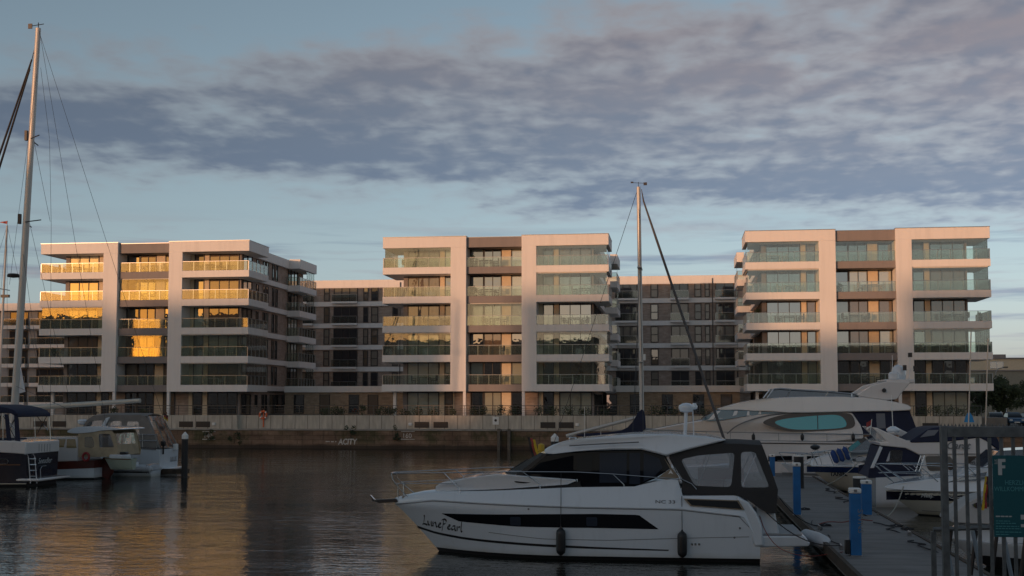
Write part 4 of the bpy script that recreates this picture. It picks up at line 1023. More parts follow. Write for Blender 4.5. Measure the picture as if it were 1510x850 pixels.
# ------------------------------------------------------------------ pontoon, its furniture, the gate
pt = thing('pontoon', 'long grey concrete floating pontoon running out between the moored boats', 'pontoon', (0, 0, 0))
def pont_mat():
    m = bpy.data.materials.new('pontoon_deck'); m.use_nodes = True; T = NT(m.node_tree); b = m.node_tree.nodes['Principled BSDF']
    tc = T.n('ShaderNodeTexCoord'); sp = T.n('ShaderNodeSeparateXYZ'); T.l(tc.outputs['Object'], sp.inputs[0])
    mp = T.n('ShaderNodeMapping'); mp.inputs['Scale'].default_value = (0.5, 2.2, 1); T.l(tc.outputs['Object'], mp.inputs[0])
    nz = T.n('ShaderNodeTexNoise'); nz.inputs['Scale'].default_value = 1.3; nz.inputs['Detail'].default_value = 8; nz.inputs['Roughness'].default_value = 0.7; T.l(mp.outputs[0], nz.inputs['Vector'])
    c = T.mix(T.ramp(nz.outputs[0], [(0.3, 0.0), (0.7, 1.0)]), (0.13, 0.12, 0.115), (0.25, 0.235, 0.225))
    fr = T.m('FRACT', T.m('DIVIDE', sp.outputs[1], 2.4)); c = T.mix(T.m('MULTIPLY', T.m('LESS_THAN', fr, 0.02), 0.7), c, (0.04, 0.04, 0.04))
    T.l(c, b.inputs['Base Color']); b.inputs['Roughness'].default_value = 0.85
    bp = T.n('ShaderNodeBump'); bp.inputs['Strength'].default_value = 0.4; bp.inputs['Distance'].default_value = 0.02; T.l(nz.outputs[0], bp.inputs['Height']); T.l(bp.outputs[0], b.inputs['Normal'])
    MATS['pontoon_deck'] = m
pont_mat()
PX0, PX1 = 4.15, 7.0
MB().box(PX0, PX1, 16, 68.5, 0.08, 0.5).box(-1.5, 16, 68.51, 70.2, 0.08, 0.5).build('deck', 'pontoon_deck', pt)
MB().box(PX0 - .12, PX0 - .01, 16, 68.4, 0.25, 0.53).box(PX1 + .01, PX1 + .12, 16, 68.4, 0.25, 0.53).build('timber_edge', 'bark', pt)
MB().box(PX0 + .15, PX1 - .15, 16.2, 68.2, -0.5, 0.075).build('float', 'dark_frame', pt)
def pedestal(px, py, h, w, label, writing=False):
    p = at_z(px, py, 0.5); t = thing('power_pedestal', label, 'power pedestal', (p.x, p.y, 0.5), 0, 'blue power pedestals on the pontoon')
    MB().box(-w / 2, w / 2, -w / 2, w / 2, 0, h - .16).build('post', 'blue_paint', t, bevel=0.015)
    MB().box(-w / 2 - .015, w / 2 + .015, -w / 2 - .015, w / 2 + .015, h - .155, h - .02).build('head', 'white_paint', t, bevel=0.03)
    MB().box(-w / 2 - .02, w / 2 + .02, -w / 2 - .02, w / 2 + .02, -.002, 0.03).build('base_plate', 'steel', t)
    MB().box(-.04, .04, -w / 2 - .025, -w / 2 - .016, h - .12, h - .05).build('label_plate', 'letter_grey', t)
    MB().box(-w / 2 - .14, -w / 2 - .001, -.1, .1, 0.05, 0.42).build('socket_box', 'black_plastic', t, bevel=0.02) if writing else None
    if writing:
        o = text_obj('lettering', 'SWNS', 0.19, (0.05, -w / 2 - .004, h - .55), 'letter_grey', t, rot=(R(90), R(90), 0), sx=1.2)
    return t
pedestal(1175.5, 760, 1.86, 0.25, 'tall blue power pedestal on the left edge of the pontoon behind the grey tent')
pedestal(1262, 820, 1.77, 0.27, 'nearest blue power pedestal with vertical writing on its side', True)
pedestal(1278, 760, 1.25, 0.33, 'short wide blue power pedestal on the right edge of the pontoon')
pedestal(1139, 703, 1.2, 0.27, 'farthest blue power pedestal at the outer end of the pontoon')
def pile(px, py, Y, w, label, cone=True):
    p = at_y(px, py, Y); t = thing('mooring_pile', label, 'pile', (p.x, Y, 0), 0, 'black mooring piles')
    MB().lathe([(w / 2, -1.5), (w / 2, p.z - .42)], n=16).build('shaft', 'antifouling', t, smooth=True)
    MB().lathe([(w / 2 * 1.06, p.z - .42), (w / 2 * 1.06, p.z - .2), (0.02, p.z)] if cone else [(w / 2 * 1.04, p.z - .42), (w / 2 * 1.04, p.z - .37)], n=16).build('cap', 'white_paint', t)
    return t
pile(273, 637, 69.2, 0.36, 'black mooring pile with a white pointed cap right of the grey tented boat')
pile(818, 639.5, 65, 0.40, 'black mooring pile with a white pointed cap behind the cruiser windscreen')
pile(1177.5, 660, 58, 0.45, 'flat topped black pile behind the tall blue pedestal on the pontoon', False)
pile(1267, 688, 45.5, 0.46, 'flat topped black pile behind the short wide blue pedestal', False)
# cleats, hoses and ropes
for i, (x, y) in enumerate(((PX0 + .18, 34.2), (PX0 + .18, 39.4), (PX0 + .18, 46), (PX1 - .2, 33), (PX1 - .2, 38), (PX1 - .2, 48), (PX1 - .2, 55))):
    t = thing('mooring_cleat', 'dark steel mooring cleat on the %s edge of the pontoon, %s from the viewer' % ('left' if x < 5 else 'right', ('first', 'second', 'third', 'first', 'second', 'third', 'fourth')[i]), 'cleat', (x, y, 0.5), 0, 'cleats on the pontoon')
    MB().box(-.05, .05, -.07, -.03, 0, .10).build('foot', 'steel', t); MB().box(-.05, .05, .03, .07, 0, .10).build('foot', 'steel', t)
    MB().tube([(0, -.2, .13), (0, -.1, .11), (0, .1, .11), (0, .2, .13)], [.015, .028, .028, .015], 8).build('horn', 'steel', t, smooth=True)
def rope(name, label, pts, r, m, group=None, sag=0.0):
    pts = [Vector(p) for p in pts]
    if sag and len(pts) == 2:
        a, b = pts; pts = [a.lerp(b, k / 12) - Vector((0, 0, sag * 4 * (k / 12) * (1 - k / 12))) for k in range(13)]
    else: pts = [Vector(p) for p in smooth_pts([tuple(p) for p in pts], 2, False)]
    c = pts[0].copy(); mb = MB().tube([p - c for p in pts], r, 6); o = mb.build(name, m, None, smooth=True); o.location = c
    return tag(o, label, 'rope', group)
ax = lambda px, py, dy: Vector((at_y(px, py, YC - dy).x, YC - dy, at_y(px, py, YC - dy).z))
rope('mooring_rope', 'dark mooring rope from the cruiser stern to the nearest left pontoon cleat', [ax(1120, 745, 1.3), (PX0 + .18, 34.2, .62)], 0.016, 'dark_rope', sag=0.35)
rope('mooring_rope', 'dark mooring rope hanging across the pontoon edge to the second left cleat', [ax(1150, 735, -1.2), (PX0 + .18, 39.4, .62)], 0.016, 'dark_rope', sag=0.2)
rope('power_cable', 'thin dark red cable looping from the cruiser stern down to the pontoon', [ax(1120, 760, 1.2), ax(1128, 785, 1.6), ax(1150, 812, 1.7), ax(1190, 822, 1.7), ax(1225, 817, 1.5), (PX0 + .1, 33.2, .56)], 0.012, 'red_rope')
rope('red_hose', 'thin reddish hose lying wavy across the pontoon deck', [(4.5, 41, .515), (4.9, 42, .515), (5.4, 41.6, .515), (5.9, 43, .515), (6.4, 42.4, .515)], 0.015, 'red_rope')
# white roll fender over the pontoon edge
p = at_z(1207, 794, 0.55)
t = thing('white_fender', 'fat white cylindrical fender tied on the pontoon edge beside the bathing platform', 'fender', (p.x, p.y, 0.52), 0)
MB().tube([(-.30, .85, .02), (-.28, .7, .02), (-.05, 0, 0), (.10, -.55, -.04), (.12, -.75, -.05)], [0.05, .20, .21, .20, .06], 16).build('body', 'rubber_white', t, smooth=True)
MB().tube([(-.30, .85, .02), (-.5, 1.3, .1)], 0.012, 5).build('lanyard', 'dark_rope', t)
# small white bollard lights / clutter on the quay edge of the pontoon
for i, (px, py) in enumerate(((1216, 776), (1186, 752), (1322, 777), (1338, 782))):
    p = at_z(px, py, 0.5)
    t = thing('rope_coil', 'small dark coil of mooring rope lying on the pontoon, %s' % ('by the white fender', 'behind the tall pedestal', 'on the right edge', 'near the gangway')[i], 'rope coil', (p.x, p.y, .5), 0, 'rope coils on the pontoon')
    rng = []
    for k in range(40): rng.append(((0.10 + 0.003 * k) * math.cos(k * .7), (0.10 + 0.003 * k) * math.sin(k * .7), 0.02 + 0.02 * (k % 3)))
    MB().tube(rng, 0.016, 5).build('coil', 'dark_rope', t)

# gate
YG = 12.0
def G(px, py): p = at_y(px, py, YG); return p.x, p.z
gx0, gz1 = G(1386, 629); zb = 2.76
gt = thing('marina_gate', 'grey steel gate of upright bars with a comb of spikes along the top', 'gate', (gx0, YG, 0))
def gx(px): return G(px, 740)[0] - gx0
W_ = gx(1680)
MB().box(0, gx(1398), -.04, .04, zb, gz1).box(W_ - .08, W_, -.04, .04, zb, gz1).build('post', 'galvanised', gt, bevel=0.004)
zt0 = G(1450, 645)[1]
MB().box(gx(1398) + .001, W_ - .081, -.035, .035, zt0, gz1 - .002).build('top_rail', 'galvanised', gt, bevel=0.004)
MB().box(gx(1398) + .001, W_ - .081, -.03, .03, zb + .05, zb + .11).build('bottom_rail', 'galvanised', gt)
i = 0; px = 1409.0
while gx(px) < W_ - .1:
    MB().box(gx(px - 2.3), gx(px + 2.3), -.018, .018, zb + .111, zt0 - .001).build('bar', 'galvanised', gt); px += 17.4
sb = MB(); x = 0.0
while x < W_:
    sb.add([(x, -.004, gz1), (x + .022, -.004, gz1), (x + .011, -.004, gz1 + .028), (x, .004, gz1), (x + .022, .004, gz1), (x + .011, .004, gz1 + .028)], [(0, 1, 2), (5, 4, 3), (0, 3, 4, 1), (1, 4, 5, 2), (2, 5, 3, 0)]); x += 0.033
sb.build('spike_comb', 'galvanised', gt)
sx0, sz1 = G(1461.5, 671.5); sx1, sz0 = G(1563, 793)
teal = mat('teal_sign', (0.003, 0.085, 0.105), 0.45)
sg_ = thing('welcome_sign', 'teal marina sign reading HERZLICH WILLKOMMEN fixed to the steel gate', 'sign', (sx0, YG - .03, 0))
MB().box(0, sx1 - sx0, -.006, 0, sz0, sz1).build('board', teal, sg_, bevel=0.002)
mat('sign_white', (0.45, 0.47, 0.47), 0.6); mat('sign_pale', (0.07, 0.28, 0.31), 0.6)
def ST(word, px, py, size, m, sx=1.0, bold=0.0, rot=(R(90), 0, 0)):
    x, z = G(px, py); text_obj('lettering', word, size, (x - sx0, -.0085, z), m, sg_, 0, rot, bold, 0.001, sx)
mpx = 12 / 1800.0
x, z = G(1470.5, 700.5)
fb = MB(); s_ = mpx
fb.box(x - sx0, x - sx0 + 5.2 * s_, -.009, -.007, z, z + 22.5 * s_).box(x - sx0 + 5.3 * s_, x - sx0 + 10 * s_, -.009, -.007, z + 18.3 * s_, z + 22.5 * s_).box(x - sx0 + 5.3 * s_, x - sx0 + 9.6 * s_, -.009, -.007, z + 9.5 * s_, z + 13.5 * s_)
fb.build('letter_f', 'sign_white', sg_)
ST('SITE', 1465, 677.5, 5.2 * s_ * 1.0, 'sign_white', rot=(R(90), R(90), 0), sx=0.72)
ST('HERZLICH', 1480, 714.8, 9.2 * s_, 'sign_pale', 0.84); ST('WILLKOMMEN', 1464.5, 724, 9.2 * s_, 'sign_pale', 0.80)
for k, ln in enumerate(((22, 0), (19, 6.5), (27, 9.8), (31, 14.2), (33, 17.6), (34, 22.6), (18, 26.2))):
    cx = 0; random.seed(k); x, z = G(1467, 762 + ln[1]); fb = MB()
    while cx < ln[0]:
        wl = random.uniform(2.5, 6); fb.box(x - sx0 + cx * s_, x - sx0 + min(cx + wl, ln[0]) * s_, -.009, -.007, z, z + (1.7 if k == 0 else 1.1) * s_); cx += wl + 1.0
    fb.build('small_print', 'sign_white' if k == 0 else 'sign_pale', sg_)
fb = MB(); x, z = G(1504, 777)
fb.box(x - sx0, x - sx0 + .12, -.009, -.007, z, z + 4 * s_).box(x - sx0, x - sx0 + .12, -.009, -.007, z + 10.5 * s_, z + 17 * s_).build('logo_bars', 'sign_white', sg_)
# gangway with lattice sides behind the gate
gw = thing('gangway', 'galvanised gangway with handrail and slanting braces behind the gate', 'gangway', (0, 17, 0))
a = at_y(1376, 781, 17); b = at_y(1560, 775, 17)
z0 = 1.2
MB().tube([(a.x, 0, a.z), (b.x, 0, b.z)], 0.03, 8).build('handrail', 'galvanised', gw, smooth=True)
MB().box(a.x, b.x, -.03, .03, z0 - .1, z0).build('lower_chord', 'galvanised', gw)
MB().box(a.x, b.x, .05, 1.3, z0 - .12, z0 - .06).build('walkway', 'galvanised', gw)
MB().box(a.x - .03, a.x + .03, -.03, .03, -.4, a.z - .03).build('post', 'galvanised', gw); MB().box(b.x - .03, b.x + .03, -.03, .03, -.4, b.z - .03).build('post', 'galvanised', gw)
for px in (1391, 1434, 1478, 1522):
    p = at_y(px, 783, 17); q = at_y(px + 33, 865, 17); MB().tube([(p.x, -.01, p.z), (q.x, -.01, z0)], 0.028, 6).build('brace', mat('pale_blue_steel', (0.22, 0.27, 0.32), 0.5, 0.3), gw)
for px in (1404, 1441, 1472, 1515):
    p = at_y(px, 783, 17); q = at_y(px - 24, 865, 17); MB().tube([(p.x, .05, p.z), (q.x, .05, z0)], 0.026, 6).build('brace', 'dark_frame', gw)

# mooring lines and chains lying along the right edge of the pontoon
random.seed(21)
for i, (y0, n_) in enumerate(((57.5, 'farthest'), (52.5, 'second farthest'), (47.0, 'middle'), (41.5, 'second nearest'), (36.5, 'nearest'))):
    pts = [(PX1 - random.uniform(.1, .7), y0 - k * .45 + random.uniform(-.2, .2), .53 + .02 * (k % 2)) for k in range(7)] + [(PX1 + .3, y0 - 3.1, .1)]
    rope('slack_rope', 'slack dark mooring line lying on the right pontoon edge, %s of five' % n_, pts, .02, 'dark_rope', 'slack lines on the right pontoon edge')
for i, y0 in enumerate((37.6, 42.0)):
    pts = [(PX0 + random.uniform(.08, .35), y0 - k * .5, .53) for k in range(7)]
    rope('slack_rope', 'slack dark mooring line along the left pontoon edge, %s the tall pedestal' % ('in front of' if i == 0 else 'beside'), pts, .016, 'dark_rope')
# ------------------------------------------------------------------ other boats
class Boat:
    def __init__(s, name, label, cat, px, py, Y, group=None, plane_dy=0.0):
        s.Y = Y; s.x = at_y(px, py, Y - plane_dy).x; s.t = thing(name, label, cat, (s.x, Y, 0), 0, group)
    def S(s, px, py, dy=0.0): p = at_y(px, py, s.Y - dy); return (p.x - s.x, p.z)
    def SS(s, l, dy=0.0): return [s.S(a, b, dy) for a, b in l]
    def P(s, px, py, dy=0.0): a, b = s.S(px, py, dy); return (a, -dy, b)

# ---- large flybridge motor yacht
b = Boat('motor_yacht', 'large white flybridge motor yacht with oval teal side windows and a navy aft awning', 'motor yacht', 905, 640, 72.4)
t = b.t; D = 2.4
L_ = b.S(1352, 690, D)[0]
sh = [(0, b.S(905, 640)[1])] + b.SS([(960, 647), (1073, 650.5), (1200, 652), (1352, 653)], D)
HB = Hull(L_, 4.9, sh, rake=2.2, full=0.5, p=2.2, flare=0.9, tail=0.05, curve=0.9)
HB.shell(0.1, HB.zs, 'hull', 'gelcoat_warm', t, nz=10); HB.shell(-.5, 0.095, 'hull_bottom', 'antifouling', t, deck=False, nz=3)
HB.band(0.1, L_ - .1, lambda X: HB.zs(X) - 0.13, lambda X: HB.zs(X) - 0.07, 'rub_rail', 'dark_frame', t, 0.03)
HB.band(0.3, L_ - .1, 1.18, 1.21, 'spray_line', 'letter_grey', t, 0.01)
HB.band(b.S(1133, 675, D)[0], b.S(1168, 675, D)[0], b.S(1133, 681, D)[1], b.S(1133, 672.5, D)[1], 'hull_window', 'boat_glass', t, 0.01)
HB.band(b.S(1190, 675, D)[0], b.S(1238, 675, D)[0], b.S(1133, 679.5, D)[1], b.S(1133, 672.5, D)[1], 'hull_window', 'boat_glass', t, 0.01)
Dh = 2.0
dh = smooth_pts(b.SS([(935, 642), (950, 636), (990, 628), (1026, 621), (1058, 617), (1090, 613), (1130, 609.5), (1170, 608.5), (1255, 607.5), (1259, 612), (1272, 632), (1272.5, 652), (1050, 652), (960, 650)], Dh), 1)
x0d = dh[0][0]
wd = lambda x, z: 2.18 * min(1, (max(0, (x - x0d)) / 4.5) ** 0.6 + 0.05) - 0.10 * max(0, z - 2.6)
MB().slab(dh, wd).build('deckhouse', 'gelcoat_warm', t, bevel=0.06)
wsl = smooth_pts(b.SS([(1030, 620.5), (1056, 606), (1060, 604.5), (1085, 605.5), (1150, 607), (1174, 608.5), (1130, 611), (1100, 614), (1072, 619), (1050, 621.5)], 1.8), 1)
MB().slab(wsl, lambda x, z: wd(x, z) * 0.985 + 0.03).build('windscreen', 'blue_glass', t, bevel=0.02)
mb = MB()
for l in ([(1055, 607), (1063, 605.5), (1052, 618), (1044, 620)], [(1083, 606), (1088, 606), (1086, 612), (1080, 614)], [(1102, 606.5), (1105, 606.5), (1105, 613), (1101, 613)], [(1119, 607), (1122, 607), (1122, 611), (1118, 611)]):
    MB().plate(b.SS(l, 2.0), lambda x, z: -(wd(x, z) * .985 + 0.05), 0.01).build('window_post', 'gelcoat_warm', t)
dk = smooth_pts(b.SS([(1122, 624), (1134, 617), (1160, 610.5), (1200, 608.8), (1250, 608.5), (1259, 614), (1262, 631), (1240, 634), (1200, 636.5), (1160, 635.5), (1138, 630)], 2.1), 2)
pd = MB().plate(dk, lambda x, z: -(wd(x, z) + 0.012), 0.012).build('window_surround', mat('bronze_panel', (0.07, 0.055, 0.045), 0.3), t)
tw = smooth_pts(b.SS([(1140, 622.5), (1155, 618), (1180, 615.2), (1205, 613), (1234, 611.5), (1244, 616), (1249, 625), (1246, 631.5), (1205, 633.8), (1169, 634), (1150, 629)], 2.1), 2)
MB().plate(tw, lambda x, z: -(wd(x, z) + 0.027), 0.01).build('side_window', 'teal_glass', pd)
a = b.S(1205, 613, 2.1); c = b.S(1206, 633, 2.1); MB().plate([(a[0], a[1]), (a[0] + .04, a[1]), (a[0] + .04, c[1]), (a[0], c[1])], lambda x, z: -(wd(x, z) + 0.040), 0.01).build('divider', 'dark_frame', pd)
MB().tube(b_ := [(q[0], -(wd(*q) + 0.03), q[1]) for q in smooth_pts(b.SS([(1072, 640), (1085, 628), (1110, 618), (1140, 611), (1180, 608.8)], 2.1), 2, False)], 0.035, 6).build('styling_line', 'letter_grey', t)
fly = smooth_pts(b.SS([(1053, 605), (1070, 600), (1093, 593.5), (1131, 587.5), (1180, 585), (1265, 585.5), (1303, 590), (1335, 596), (1344, 602), (1338, 606.3), (1250, 607.3), (1169, 609.5), (1140, 607.5), (1100, 605.5)], 1.9), 1)
xf = fly[0][0]
wfl = lambda x, z: 2.25 * min(1, 0.35 + (max(0, x - xf) / 4.0) ** 0.7) - 0.12 * max(0, z - 4.3)
MB().slab(fly, wfl).build('flybridge', 'gelcoat_warm', t, bevel=0.1, seg=3)
fw = b.SS([(1131, 587), (1141, 574), (1150, 573), (1168, 574.5), (1221, 577.5), (1266, 582.5), (1266, 586)], 1.5)
MB().slab(fw, lambda x, z: 1.55 - 0.2 * max(0, z - 4.6)).build('flybridge_screen', 'smoked_glass', t)
rb = MB()
for sg in (-1, 1):
    rb.tube([(q[0], sg * 1.56, q[1]) for q in b.SS([(1131, 587), (1141, 574), (1150, 573), (1168, 574.5), (1221, 577.5), (1300, 585)], 1.5)], 0.035, 6)
    for p_, q_ in (((1166, 574.5), (1160, 586)), ((1221, 577.5), (1216, 586)), ((1256, 580), (1256, 586))): p0, q0 = b.S(*p_, 1.5), b.S(*q_, 1.5); rb.tube([(p0[0], sg * 1.56, p0[1]), (q0[0], sg * 1.6, q0[1])], 0.03, 5)
rb.build('screen_frame', 'chrome', t)
p = b.S(1148, 580, 0); MB().box(p[0], p[0] + .9, -.8, -.1, p[1] - .5, p[1] + .1).build('helm_seat', 'navy_canvas', t, bevel=0.08)
arch = b.SS([(1262, 583), (1275, 575), (1285.5, 568), (1308, 562.5), (1341, 563.5), (1340, 567), (1333, 575), (1322, 589), (1306, 590.5), (1279, 587)], 1.7)
for sg in (-1, 1): MB().slab(arch, 0.14, sg * 1.7).build('radar_arch', 'gelcoat_warm', t, bevel=0.05)
a = b.S(1300, 563, 0); c = b.S(1341, 567, 0)
tp_ = MB().box(a[0], c[0], -1.7, 1.7, a[1] - .12, a[1] + .1).build('arch_top', 'gelcoat_warm', t, bevel=0.05)
p = b.S(1325, 562, 0); r_ = b.S(1336, 562, 0)[0] - p[0]
MB().lathe([(r_ * .8, 0.05), (r_, .3), (r_ * 1.02, .55), (r_ * .85, .82), (r_ * .45, .98), (0.02, 1.03)], (p[0], 0, p[1] - .1), 20).build('satellite_dome', 'gelcoat', tp_, smooth=True)
p = b.S(1318, 562, 1.2); MB().lathe([(.12, 0), (.3, .12), (.3, .4), (.2, .5)], (p[0], -1.2, p[1]), 14).build('small_dome', 'gelcoat', tp_, smooth=True)
p = b.S(1316.5, 560, .7); antenna(tp_, (p[0], -.7, p[1]), b.S(1316, 524, .7)[1] - p[1], 0, 'antenna', 0.03)
p = b.S(1341, 563, .7); q = b.S(1342, 527, .7)
MB().tube([(p[0], -.7, p[1]), (q[0], -.7, q[1])], 0.03, 5).tube([(q[0] - .25, -.7, q[1] - .7), (q[0] + .2, -.7, q[1] - .7)], 0.025, 5).build('light_mast', 'white_paint', tp_)
MB().box(q[0] - .1, q[0] + .1, -.8, -.6, q[1], q[1] + .25).build('mast_light', 'dark_frame', tp_); MB().box(q[0] - .4, q[0] - .22, -.8, -.6, q[1] - .75, q[1] - .45).build('mast_light', 'dark_frame', tp_); MB().box(q[0] + .18, q[0] + .4, -.8, -.6, q[1] - .8, q[1] - .5).build('mast_light', 'dark_frame', tp_)
p = b.S(1303, 576, 1.8); MB().lathe([(.1, 0), (.12, -.12), (.05, -.2)], (p[0], -1.85, p[1]), 10, 'y').build('loudhailer', 'dark_frame', t)
aw = b.SS([(1251, 608), (1342, 606), (1348, 622), (1355, 641), (1272.5, 641), (1272.5, 632), (1260, 612)], 2.1)
ac = MB().slab(aw, lambda x, z: 2.12 - .06 * (z - 2.5)).build('aft_awning', 'navy_canvas', t, bevel=0.04)
MB().plate(b.SS([(1292, 610), (1305, 610), (1306, 632), (1293, 632)], 2.1), lambda x, z: -(2.14 - .06 * (z - 2.5)), 0.01).build('awning_window', mat('dusty_vinyl', (0.13, 0.14, 0.17), 0.3), ac)
rb = MB()
for sg in (-1, 1):
    R1 = [(q[0], sg * (HB.Y(q[0], q[1] - .3) - .05), q[1]) for q in b.SS([(925, 633), (960, 634.5), (1000, 636), (1072, 637.5), (1150, 639), (1290, 641), (1330, 641.5)], 2.3)]
    rb.tube(R1, 0.028, 6); rb.tube([(x, y, z - (.0 if 0 else .42)) for x, y, z in R1], 0.018, 5)
    for k in range(12):
        px = 935 + k * 35.5; q = b.S(px, 636 + (px - 960) * .016, 2.3); rb.tube([(q[0], sg * (HB.Y(q[0], 2) - .05), q[1]), (q[0], sg * (HB.Y(q[0], 2) - .05), HB.zs(q[0]))], 0.022, 5)
rb.build('guard_rail', 'steel', t)
p = b.S(1317, 640, 2.3)
lt = MB().lathe([(.28, 0), (.33, .1), (.12, .3)], (p[0], -2.0, p[1] - .05), 10).build('davit_base', 'gelcoat_warm', t)
antenna(t, (b.S(1316, 634, 1.9)[0], -1.9, b.S(1316, 634, 1.9)[1]), 1.6, 0, 'whip_aerial', 0.02)
for i, px in enumerate((1111, 1183, 1258)):
    q = b.S(px, 664, 2.5); f = fender('small black fender hanging from the flybridge yacht rail, %s from its bow' % ('first', 'second', 'third')[i], (b.x + q[0], b.Y - 2.62, b.S(px, 645, 2.5)[1]), 0.32, 0.10, top=(0, 0.1, 0.3), group='small black fenders of the flybridge yacht')
MB().box(L_ - .05, L_ + 1.3, -2.1, 2.1, .35, .5).build('bathing_platform', 'gelcoat_warm', t, bevel=0.05)

# ---- sailing yacht behind the white cruiser
s = Boat('sailing_yacht', 'sailing yacht behind the white cruiser, with a tall bare mast and navy sail cover', 'sailing yacht', 800, 690, 60)
t = s.t; LS = s.S(1083, 690)[0]
HS = Hull(LS, 3.1, [(0, 1.45), (LS, 1.15)], rake=1.3, full=0.5, p=1.9, flare=0.7, tail=0.5)
hm = MB(); 
l = HS.rows(-.3, HS.zs, 8, sg=-1); r = HS.rows(-.3, HS.zs, 8, sg=1)
fl = lambda rows: [[(LS - p[0], p[1], p[2]) for p in row] for row in rows]
l, r = fl(l), fl(r); hm.grid(l).grid(r)
tr = [row[-1] for row in l] + [row[-1] for row in reversed(r)]; hm.add(tr, [tuple(range(len(tr)))])
hm.grid([l[-1], [(p[0], 0, p[2] + .08) for p in l[-1]], r[-1]]); hm.build('hull', 'gelcoat', t, smooth=True)
MB().slab(smooth_pts([(2.2, 1.2), (2.5, 1.75), (5.2, 1.72), (6.9, 1.4), (6.9, 1.2)], 1), lambda x, z: .95 - .05 * max(0, x - 4)).build('coach_roof', 'gelcoat', t, bevel=0.05)
MB().box(3.0, 5.0, -.955, -.93, 1.42, 1.58).build('cabin_window', 'boat_glass', t)
mt_, mb0 = s.P(941.5, 276), s.P(947, 640)
mx = mb0[0]; k_ = (mt_[0] - mx) / (mt_[2] - mb0[2]); zb_ = 1.5; xb_ = mx + k_ * (zb_ - mb0[2])
m_ = MB().tube([(xb_, 0, zb_), mt_], [0.12, 0.10], 10).build('mast', 'alu_mast', t, smooth=True)
MB().tube([mt_, (mt_[0], 0, mt_[2] + .25)], .012, 4).tube([(mt_[0] - .3, 0, mt_[2] + .22), (mt_[0] + .3, 0, mt_[2] + .18)], .012, 4).box(mt_[0] + .25, mt_[0] + .42, -.02, .02, mt_[2] + .08, mt_[2] + .22).box(mt_[0] - .38, mt_[0] - .25, -.02, .02, mt_[2] + .2, mt_[2] + .27).build('wind_vane', 'wire', m_)
def on_mast(f): return (xb_ + (mt_[0] - xb_) * f, 0, zb_ + (mt_[2] - zb_) * f)
q = on_mast(.38); MB().box(q[0] + .1, q[0] + .22, -.06, .06, q[2] - .15, q[2] + .15).build('deck_light', 'white_paint', m_)
q = on_mast(.70); MB().box(q[0] - .1, q[0] + .12, -.75, .75, q[2], q[2] + .04).build('spreader', 'alu_mast', m_)
q0 = on_mast(.36); MB().box(q0[0] - .1, q0[0] + .12, -.95, .95, q0[2], q0[2] + .04).build('spreader', 'alu_mast', m_)
ft, fb0 = s.P(949, 297), s.P(1065, 640); kx = (fb0[0] - ft[0]) / (fb0[2] - ft[2]); zb2 = 1.5
fbm = (ft[0] + kx * (zb2 - ft[2]), 0, zb2)
MB().tube([(ft[0] - .1, 0, ft[2] + .6), ft, (ft[0] + (fbm[0] - ft[0]) * .15, 0, ft[2] + (fbm[2] - ft[2]) * .15), fbm], [.015, .04, .06, .07], 8).build('furled_jib', mat('grey_sail', (0.09, 0.09, 0.095), 0.8), t, smooth=True)
w = MB()
for a, c in (((on_mast(1)), (0.15, 0, 1.2)), (on_mast(.985), (xb_ + .1, -1.45, 1.4)), (on_mast(.985), (xb_ + .1, 1.45, 1.4)), (on_mast(.7), (xb_ - .5, -1.4, 1.4)), (on_mast(.7), (xb_ - .5, 1.4, 1.4))):
    w.tube([a, c], 0.012, 4)
w.build('rigging', 'wire', t)
bm = MB().tube([(xb_ - .15, 0, s.S(0, 622)[1] + .3), (s.S(835, 640)[0], 0, s.S(0, 640)[1])], .08, 8).build('boom', 'alu_mast', t, smooth=True)
sc = s.SS([(944, 603), (951, 606), (953, 641), (905, 646), (850, 644), (850, 640), (912, 637), (930, 628)])
MB().slab(smooth_pts(sc, 1), lambda x, z: .16).build('sail_cover', 'navy_canvas', t, bevel=0.05)
rb = MB()
for sg in (-1, 1):
    ys = lambda X: sg * (HS.Y(LS - X, 1.2) - .06)
    pts = [(X, ys(X), 1.25 + .66) for X in (0.3, 1.5, 3, 4.5, 6, 7.5, LS - .4)]
    rb.tube(pts, .012, 4)
    for X in (0.3, 1.5, 3, 4.5, 6, 7.5): rb.tube([(X, ys(X), 1.2), (X, ys(X), 1.93)], .016, 5)
rb.build('guard_rail', 'chrome', t)
for px in (862, 886): q = s.P(px, 645, .9); antenna(t, (q[0], -.9, 1.2), s.S(px, 600 if px == 862 else 636, .9)[1] - 1.2, 0, 'aerial', .02)
# ensign on its staff at the stern
a, c = s.P(796, 673, .4), s.P(783, 651, .4)
en = thing('ensign', 'dark limp ensign of black, red and gold on a raked staff behind the cruiser windscreen', 'flag', (s.x + a[0], 60 - .4, 0))
MB().tube([(0, 0, 1.3), (c[0] - a[0], 0, c[2])], .022, 5).build('staff', 'teak', en)
for i, m in enumerate(('letter_black', 'red_paint', 'gold')):
    rows = []
    for k in range(7):
        f = k / 6; zz = 2.75 - 1.0 * f; rows.append([(-.62 + .25 * f + i * .13 + j * .065, .04 * math.sin(k * 1.4 + i + j), zz - i * .06) for j in range(3)])
    MB().grid(rows).build('stripe', m, en, smooth=True)
p = at_y(798, 656, 62.5)
yb = thing('yellow_bollard', 'yellow marker post beside the ensign behind the cruiser windscreen', 'post', (p.x, 62.5, 0)); MB().lathe([(.14, -.6), (.14, 1.95), (.17, 1.97), (.17, 2.28), (.05, 2.34)], n=12).build('post', 'yellow_paint', yb)

